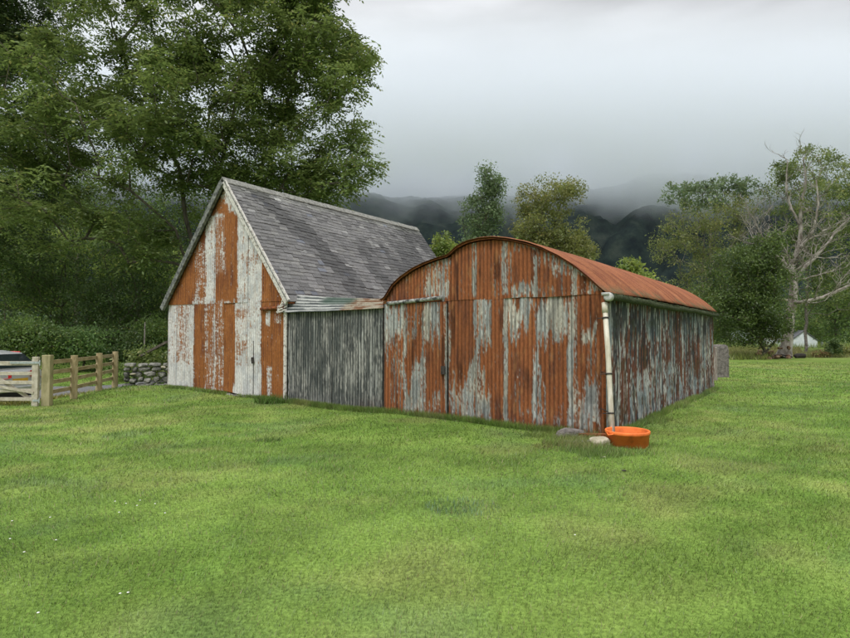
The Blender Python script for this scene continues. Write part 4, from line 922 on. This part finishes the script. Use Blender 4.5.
# broad-leaved weeds behind the stone wall
rg = np.random.default_rng(6); nodes = np.stack([rg.uniform(-10.9, -8.1, 120), rg.uniform(20.3, 22.0, 120), rg.uniform(.25, 1.22, 120)], 1)
wd_ = leaves('broad_weeds', nodes, list(range(120)), 3600, .13, .30, None, [(.065,.10,.022), (.13,.165,.045), (.22,.22,.09)], 7, asp=.6)
tag(wd_, 'pale yellow-green broad-leaved weeds behind the stone wall', 'weeds', kind='stuff')
nodes = np.stack([rg.uniform(-13, -9, 200)+0, rg.uniform(22.8, 25, 200), rg.uniform(.0, .5, 200)], 1)
tag(leaves('roadside_weeds', nodes, list(range(200)), 6000, .15, .4, None, [(.06,.10,.025), (.11,.16,.04), (.2,.22,.08)], 8, asp=.4), 'low green weeds on the far verge of the road', 'weeds', kind='stuff')
# slim pale stems in the shade
for px, D, y0_, y1_, lab in ((143, 26, 352, 322, 'thin pale sapling stem in the dark gap left of the gable'), (72, 27, 352, 330, 'thin pale stem behind the rail fence')):
    a = at(px, 362, D); b = at(px+2, y1_, D); tag(MB().tube([(a.x, a.y, 0), (a.x+.05, a.y, 1.0), tuple(b)], [.05, .04, .02], 7).build('bare_sapling', M['birch'], smooth=True), lab, 'sapling')

# ---- trees behind the round-topped barn
D = 34
tree('young_ash_tree', 'slim upright dark green tree behind the crown of the low barn', gp(483, D), [blob(488,186,D,12,20,1), blob(482,212,D,22,22,1.3), blob(476,238,D,20,24,1.5), blob(496,204,D,10,25,1)], 150, 9000, .17, .50, [(.062,.098,.044), (.095,.135,.062), (.12,.16,.07)], 401, trunk_top=tuple(at(486, 215, D)), rb=.14, seg=.5)
D = 38
tree('birch_tree', 'loose olive-green birch behind the low barn right of the slim tree', gp(548, D), [blob(548,200,D,32,20,2), blob(530,222,D,20,24,2), blob(560,240,D,32,26,2), blob(576,255,D,18,20,2), blob(545,255,D,35,25,2), blob(571,190,D,12,12,1)], 300, 26000, .17, .6, OLIVE, 411, stems=[[tuple(at(545,245,D)), tuple(at(541,205,D))], [tuple(at(552,240,D)), tuple(at(562,200,D))]], bark='birch', rb=.17, rt=.010)
for i, (px, D, bl_, pal, n, lab) in enumerate([(446, 30, [(446,247,14,12,1), (438,258,14,12,1)], LIMEG, 2600, 'small lime-green treetop over the left curve of the rusty roof'), (518, 33, [(512,252,24,14,1.2)], [(.10,.16,.035),(.17,.22,.05),(.25,.26,.07)], 3600, 'light green bush top behind the apex of the rusty roof'), (632, 27, [(629,266,9,11,.7), (640,282,20,10,1), (652,290,16,8,1)], LIMEG, 3000, 'bright green sapling rising over the right slope of the rusty roof')]):
    tree('sapling', lab, gp(px, D), [blob(a, b, D, c_, d, e) for (a, b, c_, d, e) in bl_], 60, n, .19, .4, pal, 430+i*5, trunk_top=tuple(at(px, 285, D)), rb=.07, rt=.01, seg=.4)
# ---- right side
D = 50
tree('birch_tree', 'tall olive birch beside the dark round tree, behind the low barn', gp(700, D), [blob(705,225,D,40,30,3), (*blob(690,250,D,35,35,3),), blob(720,270,D,30,40,3), blob(690,295,D,30,30,3), blob(735,215,D,20,25,2), blob(668,240,D,14,18,2)], 330, 15000, .19, .80, [(.075,.10,.028), (.12,.135,.04), (.2,.19,.06)], 451, trunk_top=tuple(at(704, 240, D)), bark='birch', rb=.24)
D = 54
tree('sparse_tree', 'thin airy treetop with open fronds above the olive birch', gp(712, D), [blob(690,188,D,28,8,2), blob(672,195,D,15,7,2), blob(722,186,D,24,9,2), blob(705,204,D,34,10,2), blob(745,190,D,18,10,2)], 150, 4500, .28, .6, GREYG, 461, trunk_top=tuple(at(710, 225, D)), bark='birch', rb=.2, rt=.014)
D = 39
tree('round_tree', 'dense dark green round tree left of the dead tree', gp(757, D+2), [blob(745,270,D+2,38,30,2.5), blob(730,300,D+2,38,32,2.5), blob(765,295,D+2,32,40,2.5), blob(748,322,D+2,42,24,2.5), blob(760,255,D+2,22,22,2)], 330, 34000, .18, .75, [(.036,.062,.016), (.070,.105,.026), (.11,.14,.035)], 471, stems=[[tuple(at(766,352,D+2)), tuple(at(750,325,D+2))], [tuple(at(776,340,D+2)), tuple(at(775,300,D+2))]], rb=.24)
D = 52
tree('leafy_tree', 'large green tree behind the bare limbs of the dead tree', gp(805, D), [blob(790,195,D,30,35,3), blob(820,175,D,38,30,3), blob(800,240,D,40,40,3), blob(845,230,D,40,50,3), blob(830,290,D,45,35,3), blob(785,172,D,14,12,2), blob(852,190,D,20,18,3)], 380, 24000, .22, .8, [(.055,.085,.025), (.095,.13,.035), (.17,.18,.05)], 481, trunk_top=tuple(at(808, 250, D)), bark='birch', rb=.35)
D = 60
for i, (px, D, bl_, pal, n, lab) in enumerate([(880, 56, [(885,220,45,70,3), (880,300,45,35,3)], MIDG, 16000, 'tall tree at the right edge of the view'), (835, 66, [(835,310,40,26,4), (850,290,30,30,4)], DARKG, 12000, 'dark tree filling the gap under the broken limb'), (815, 80, [(815,325,30,16,3)], MIDG, 6000, 'green bush directly behind the small white shed'), (730, 75, [(725,320,40,22,4), (690,315,30,25,4)], DARKG, 9000, 'dark tree beyond the stone gatepost'), (770, 95, [(770,310,45,25,4)], DARKG, 8000, 'dark tree beyond the white house')]):
    tree('field_tree', lab, gp(px, D), [blob(a, b, D, c_, d, e) for (a, b, c_, d, e) in bl_], 200, n, .3, 1.3, pal, 500+i*7, trunk_top=tuple(at(px, 320, D)), rb=.3, group='trees along the far field edge')
# far hedgerow
nodes = np.stack([rg.uniform(20, 130, 900), 100+rg.uniform(-3, 6, 900), rg.uniform(0, 6, 900)**1.0], 1); nodes[:, 2] *= .5+.6*fbm(nodes[:, 0]*.08, nodes[:, 1]*0, 5, 3)
tag(leaves('far_hedgerow', nodes, list(range(900)), 26000, .5, 1.5, None, [(.035,.065,.02), (.07,.11,.03), (.12,.14,.04)], 12, asp=.7), 'long green hedgerow closing off the far field', 'hedge', kind='stuff')
nodes = np.stack([rg.uniform(-120, 12, 1600), 75+rg.uniform(-6, 30, 1600), rg.uniform(0, 13, 1600)], 1); nodes[:, 2] *= .4+.9*fbm(nodes[:, 0]*.07, nodes[:, 1]*0+3, 5, 3)
tag(leaves('far_woodland', nodes, list(range(1600)), 46000, .6, 2.2, None, [(.03,.055,.02), (.06,.095,.03), (.12,.14,.04)], 13, asp=.7), 'distant mixed woodland reading as one green mass behind the left trees', 'woodland', kind='stuff')

# ---- the dead tree
D = 42.5; A2 = lambda x, y, d=0: tuple(at(x, y, D+d)); b0 = gp(783, D)
stems = [[A2(786,345), A2(791,310), A2(794,283), A2(793,265), A2(800,240), A2(801,205), A2(806,180), A2(803,158)],
 [A2(794,283), A2(786,266,-.3), A2(771,250,-.6), A2(762,236,-.8), A2(752,216,-1)],
 [A2(794,282), A2(806,266,.4), A2(822,250,.5), A2(836,232,1), A2(850,218,1.2)],
 [A2(798,250), A2(812,232,-.8), A2(818,205,-1), A2(816,180,-1)],
 [A2(795,278), A2(778,262,-1.0), A2(758,246,-1.4), A2(743,243,-1.6)],
 [A2(792,303), A2(806,301,-1), A2(826,296,-1.3), A2(846,287,-1.5), A2(858,281,-1.6)],
 [A2(800,280), A2(818,275,-1), A2(834,271,-1.2)],
 [A2(800,225), A2(790,205,.8), A2(786,185,.9), A2(788,160,1)]]
nodes = []; par = []
dt = thing('dead_tree', tuple(b0), 'bare silvery dead tree with forking limbs and a broken side branch', 'tree')
pts_all = []; mbt = MB()
rad_s = [[.62, .48, .40, .36, .26, .20, .14, .10, .05], [.25, .2, .14, .10, .05], [.26, .2, .15, .10, .05], [.17, .13, .09, .05], [.2, .12, .08, .04], [.22, .19, .16, .13, .08], [.11, .07, .03], [.14, .10, .07, .04]]
def smoothpath(pts, rad, k=5):
    P_ = [Vector(p) for p in pts]; out = []; rr_ = []
    for i in range(len(P_)-1):
        p0 = P_[max(i-1, 0)]; p1 = P_[i]; p2 = P_[i+1]; p3 = P_[min(i+2, len(P_)-1)]
        for j in range(k):
            t = j/k; out.append(.5*((2*p1)+(p2-p0)*t+(2*p0-5*p1+4*p2-p3)*t*t+(3*p1-p0-3*p2+p3)*t**3)); rr_.append(rad[i]*(1-t)+rad[i+1]*t)
    out.append(P_[-1]); rr_.append(rad[-1]); return out, rr_
rgm = random.Random(31); limbs = []
for i, (st, rd) in enumerate(zip(stems, rad_s)):
    pts_ = ([tuple(b0)]+list(st)) if i == 0 else st; rd = rd[:len(pts_)]
    if i == 0: rd[0] = .85
    o_, r_ = smoothpath(pts_, [q_*(.85 if i == 0 and k < 3 else .74) for k, q_ in enumerate(rd)]); o_ = [p+Vector((rgm.uniform(-1, 1), rgm.uniform(-1, 1), rgm.uniform(-1, 1)))*min(r, .06)*.6 for p, r in zip(o_, r_)]; mbt.tube(o_, r_, 10); limbs.append((o_, r_))
mbt.build('trunk', M['deadbark'], dt, smooth=True)
mbb = MB(); rgm = random.Random(32)
def twig(p, d, L_, r_, lvl):
    pts_ = [p]; q_ = p.copy(); dd = d.copy(); m = 5
    for _ in range(m):
        dd = (dd+Vector((rgm.gauss(0, .2), rgm.gauss(0, .2), rgm.gauss(.05, .18)))).normalized(); q_ = q_+dd*L_/m; pts_.append(q_.copy())
        if lvl > 0 and rgm.random() < .62: twig(q_.copy(), (dd+Vector((rgm.gauss(0, .7), rgm.gauss(0, .7), rgm.gauss(.25, .5)))).normalized(), L_*rgm.uniform(.4, .75), r_*.55, lvl-1)
    mbb.tube(pts_, [r_*(1-.8*k/m)+.004 for k in range(m+1)], 4 if lvl < 2 else 6, cap=False)
for o_, r_ in limbs[0:5]+limbs[5:]:
    st_ = 12 if o_ is limbs[0][0] else 3
    for k in range(st_, len(o_), 2):
        d = (o_[min(k+1, len(o_)-1)]-o_[k-1]).normalized()
        for _ in range(rgm.choice((1, 1, 2))):
            dd = (d*.7+Vector((rgm.gauss(0, .6), rgm.gauss(0, .5), rgm.gauss(.35, .4)))).normalized(); twig(o_[k].copy(), dd, rgm.uniform(1.0, 2.8)*(.55 if o_[k].z > 11 else 1), max(r_[k]*.35, .024), 2)
mbb.build('branches', M['deadbark'], dt, smooth=True)
# sparse leaves left on the far twigs
tips = np.array([tuple(at(rgm.uniform(795, 850), rgm.uniform(150, 215), D+rgm.uniform(-1, 1.5))) for _ in range(60)])
leaves('remaining_leaves', tips, list(range(60)), 1500, .20, .5, dt, [(.075,.10,.03), (.12,.15,.045), (.2,.2,.06)], 14)
for (x, y) in ((783, 300), (779, 315)):
    p = at(x, y, D-.5); MB().rock(tuple(p), (.75, .6, .22), x, .2).build('bracket_fungus', M['palestone'], dt)
MB().rock((b0[0]+1.0, b0[1]-.35, .18), (1.0, .6, .5), 5, 0).build('hollow', M['dark'], dt)
mb = MB(); rgm = random.Random(8)
for i in range(34):
    p = ground(rgm.uniform(757, 790), rgm.uniform(356, 359.5)); mb.rock((p.x, p.y, rgm.uniform(.05, .8)*(1 if i < 20 else .3)), (rgm.uniform(.25, .7), rgm.uniform(.2, .4), rgm.uniform(.15, .4)), i, rgm.uniform(0, 3))
tag(mb.build('root_debris', mat_noise('debris', (.10,.06,.035), (.34,.26,.18), 4, .95, .6, 20, c3=(.2,.11,.07))), 'heap of brown rotten wood and rubble at the foot of the dead tree', 'debris', kind='stuff')
# twisted stem shrub in front of the round tree
for i, (x0, x1, y1) in enumerate(((757, 750, 322), (762, 770, 330), (768, 764, 318), (754, 742, 335))):
    pass
tree('gnarled_shrub', 'gnarled brown many-stemmed shrub at the left foot of the dead tree', gp(765, 42), [blob(758,338,42,14,12,.8), blob(770,335,42,10,12,.8)], 70, 900, .16, .4, [(.16,.14,.05), (.22,.19,.07), (.3,.24,.1)], 601, trunk_top=tuple(at(763, 346, 42)), bark='deadbark', rb=.14, rt=.02, cat='shrub', seg=.3)
tree('small_conifer', 'small dark bush alone on the far lawn at right', gp(833, 43), [blob(833,349,43,9,6,.5), blob(833,343,43,4,5,.4)], 50, 1300, .16, .25, DARKG, 611, trunk_top=tuple(at(833, 350, 43)), rb=.05, cat='shrub', seg=.3)
tree('brown_shrub', 'low russet clump of heather left of the small dark bush', gp(821, 43), [blob(821,355,43,8,3,.5)], 40, 1500, .14, .22, [(.14,.085,.04), (.13,.15,.04), (.2,.12,.06)], 621, trunk_top=tuple(at(821, 357, 43)), rb=.04, cat='shrub', seg=.3)
tree('field_shrub', 'olive shrub at the right frame edge on the far lawn', gp(848, 45), [blob(850,351,45,12,5,.7)], 40, 1800, .16, .3, OLIVE, 631, trunk_top=tuple(at(849, 354, 45)), rb=.04, cat='shrub', seg=.3)

# ---- far buildings
def house(name, label, c_, w_, d_, he, hr, rot, win=0):
    t = thing(name, tuple(c_), label, 'house' if win else 'shed'); Mx = Matrix.Rotation(rot, 3, 'Z')
    def T(x, y, z): return Vector(c_)+Mx @ Vector((x, y, z))
    vs = [T(-w_/2, -d_/2, 0), T(w_/2, -d_/2, 0), T(w_/2, -d_/2, he), T(0, -d_/2, hr), T(-w_/2, -d_/2, he), T(-w_/2, d_/2, 0), T(w_/2, d_/2, 0), T(w_/2, d_/2, he), T(0, d_/2, hr), T(-w_/2, d_/2, he)]
    MB().add(vs, [(0,1,2,3,4), (9,8,7,6,5), (1,6,7,2), (5,0,4,9)]).build('wall', M['whitewall'], t)
    e = .15; mb = MB()
    for sg in (-1, 1):
        k = (hr-he)/(w_/2); q_ = [T(0, -d_/2-e, hr+.06), T(sg*(w_/2+e), -d_/2-e, he-e*k+.06), T(sg*(w_/2+e), d_/2+e, he-e*k+.06), T(0, d_/2+e, hr+.06)]
        mb.add(q_+[v+Vector((0, 0, .10)) for v in q_], [(0,1,2,3), (7,6,5,4), (0,4,5,1), (1,5,6,2), (2,6,7,3), (3,7,4,0)])
    mb.build('roof', M['houseroof'], t)
    for i in range(win): 
        x = (i-(win-1)/2)*2.2; MB().box(T(x, -d_/2-.02, 1.5), (.9, .06, 1.1), Mx).build('window', M['glass'], t)
    if not win: MB().box(T(-.2, -d_/2-.02, .85), (.8, .05, 1.7), Mx).build('door', M['whitewall'], t)
    return t
house('white_shed', 'small pale blue-white gabled shed seen right of the dead trunk', ground(797, 347.3), 3.3, 4.5, .95, 2.25, R(-12))
house('white_house', 'larger white house glimpsed between the trunks left of the white shed', ground(770, 345.5)+Vector((1, 3, 0)), 6.5, 8, 2.6, 4.9, R(10), win=2)
p = ground(822, 347); tag(MB().tube([(p.x, p.y, 0), (p.x, p.y, 2.0)], [.14, .11], 8).build('marker_post', M['whitewall']), 'thin white post standing against the far hedgerow', 'post')

# ================================================================== MOUNTAIN AND LOW CLOUD
mx_ = np.linspace(-1900, 2300, 600); my_ = np.linspace(230, 1500, 260); X, Y = np.meshgrid(mx_, my_, indexing='ij')
front = 560+120*(fbm(X*.0025, X*0, 41, 3)-.5)-sst(-150, -900, X)*250-sst(300, 1500, X)*140
rise = np.clip((Y-front)/520, 0, 1); H_ = 350*rise**1.1
rid = 1-np.abs(fbm(X*.006, Y*.004, 43, 5)-.5)*2; H_ = H_*(.55+.6*rid)+(fbm(X*.03, Y*.03, 44, 5)-.5)*34*sst(0, .15, rise)
cap = 245+150*(fbm(X*.0045+3, Y*.003, 48, 4)-.5); H_ = cap*np.tanh(H_*2.1/cap)+(fbm(X*.09, Y*.09, 46, 3)-.5)*9*sst(0, .1, rise); H_ = H_-2*(rise <= 0)
mo = newmat('mountain_side'); mm, t_, b_ = mo
tc_ = N(t_, 'ShaderNodeTexCoord'); n1 = N(t_, 'ShaderNodeTexNoise'); n1.inputs['Scale'].default_value = .045; n1.inputs['Detail'].default_value = 9; n1.inputs['Roughness'].default_value = .65
mpp = N(t_, 'ShaderNodeMapping'); mpp.inputs['Scale'].default_value = (1, .6, .8); t_.links.new(tc_.outputs['Object'], mpp.inputs[0]); t_.links.new(mpp.outputs[0], n1.inputs['Vector'])
r_ = N(t_, 'ShaderNodeValToRGB'); t_.links.new(n1.outputs[0], r_.inputs[0]); r_.color_ramp.elements[0].position = .38; r_.color_ramp.elements[0].color = (.007,.013,.017, 1); r_.color_ramp.elements[1].position = .66; r_.color_ramp.elements[1].color = (.055,.068,.055, 1)
e = r_.color_ramp.elements.new(.52); e.color = (.020,.034,.032, 1)
t_.links.new(r_.outputs[0], b_.inputs['Base Color']); b_.inputs['Roughness'].default_value = 1; b_.inputs['Specular IOR Level'].default_value = 0
tag(npmesh('mountain', np.stack([X, Y, H_], -1).reshape(-1, 3), gridfaces(600, 260), mm, smooth=True), kind='structure')

cm = bpy.data.materials.new('cloud_volume'); cm.use_nodes = True; t_ = cm.node_tree; t_.nodes.clear()
o_ = N(t_, 'ShaderNodeOutputMaterial'); pv = N(t_, 'ShaderNodeVolumePrincipled'); t_.links.new(pv.outputs[0], o_.inputs['Volume'])
pv.inputs['Color'].default_value = (.935, .96, 1, 1); pv.inputs['Anisotropy'].default_value = .15
tc_ = N(t_, 'ShaderNodeTexCoord'); sp_ = N(t_, 'ShaderNodeSeparateXYZ'); t_.links.new(tc_.outputs['Object'], sp_.inputs[0])
n1 = N(t_, 'ShaderNodeTexNoise'); n1.inputs['Scale'].default_value = .0085; n1.inputs['Detail'].default_value = 4; n1.inputs['Roughness'].default_value = .55; t_.links.new(tc_.outputs['Object'], n1.inputs['Vector'])
a_ = N(t_, 'ShaderNodeMath', operation='MULTIPLY_ADD'); t_.links.new(n1.outputs[0], a_.inputs[0]); a_.inputs[1].default_value = 200; t_.links.new(sp_.outputs['Z'], a_.inputs[2])
mr = N(t_, 'ShaderNodeMapRange', interpolation_type='SMOOTHSTEP'); t_.links.new(a_.outputs[0], mr.inputs[0])
mr.inputs['From Min'].default_value = 232; mr.inputs['From Max'].default_value = 325; mr.inputs['To Min'].default_value = 0; mr.inputs['To Max'].default_value = .015
ad = N(t_, 'ShaderNodeMath', operation='ADD'); t_.links.new(mr.outputs[0], ad.inputs[0]); ad.inputs[1].default_value = .00018
t_.links.new(ad.outputs[0], pv.inputs['Density'])
cl = MB().box((200, 900, 152), (4200, 800, 306)).build('low_cloud', cm); tag(cl, 'grey low cloud hanging over and hiding the mountain tops', 'cloud', kind='stuff')
cl['kind'] = 'stuff'
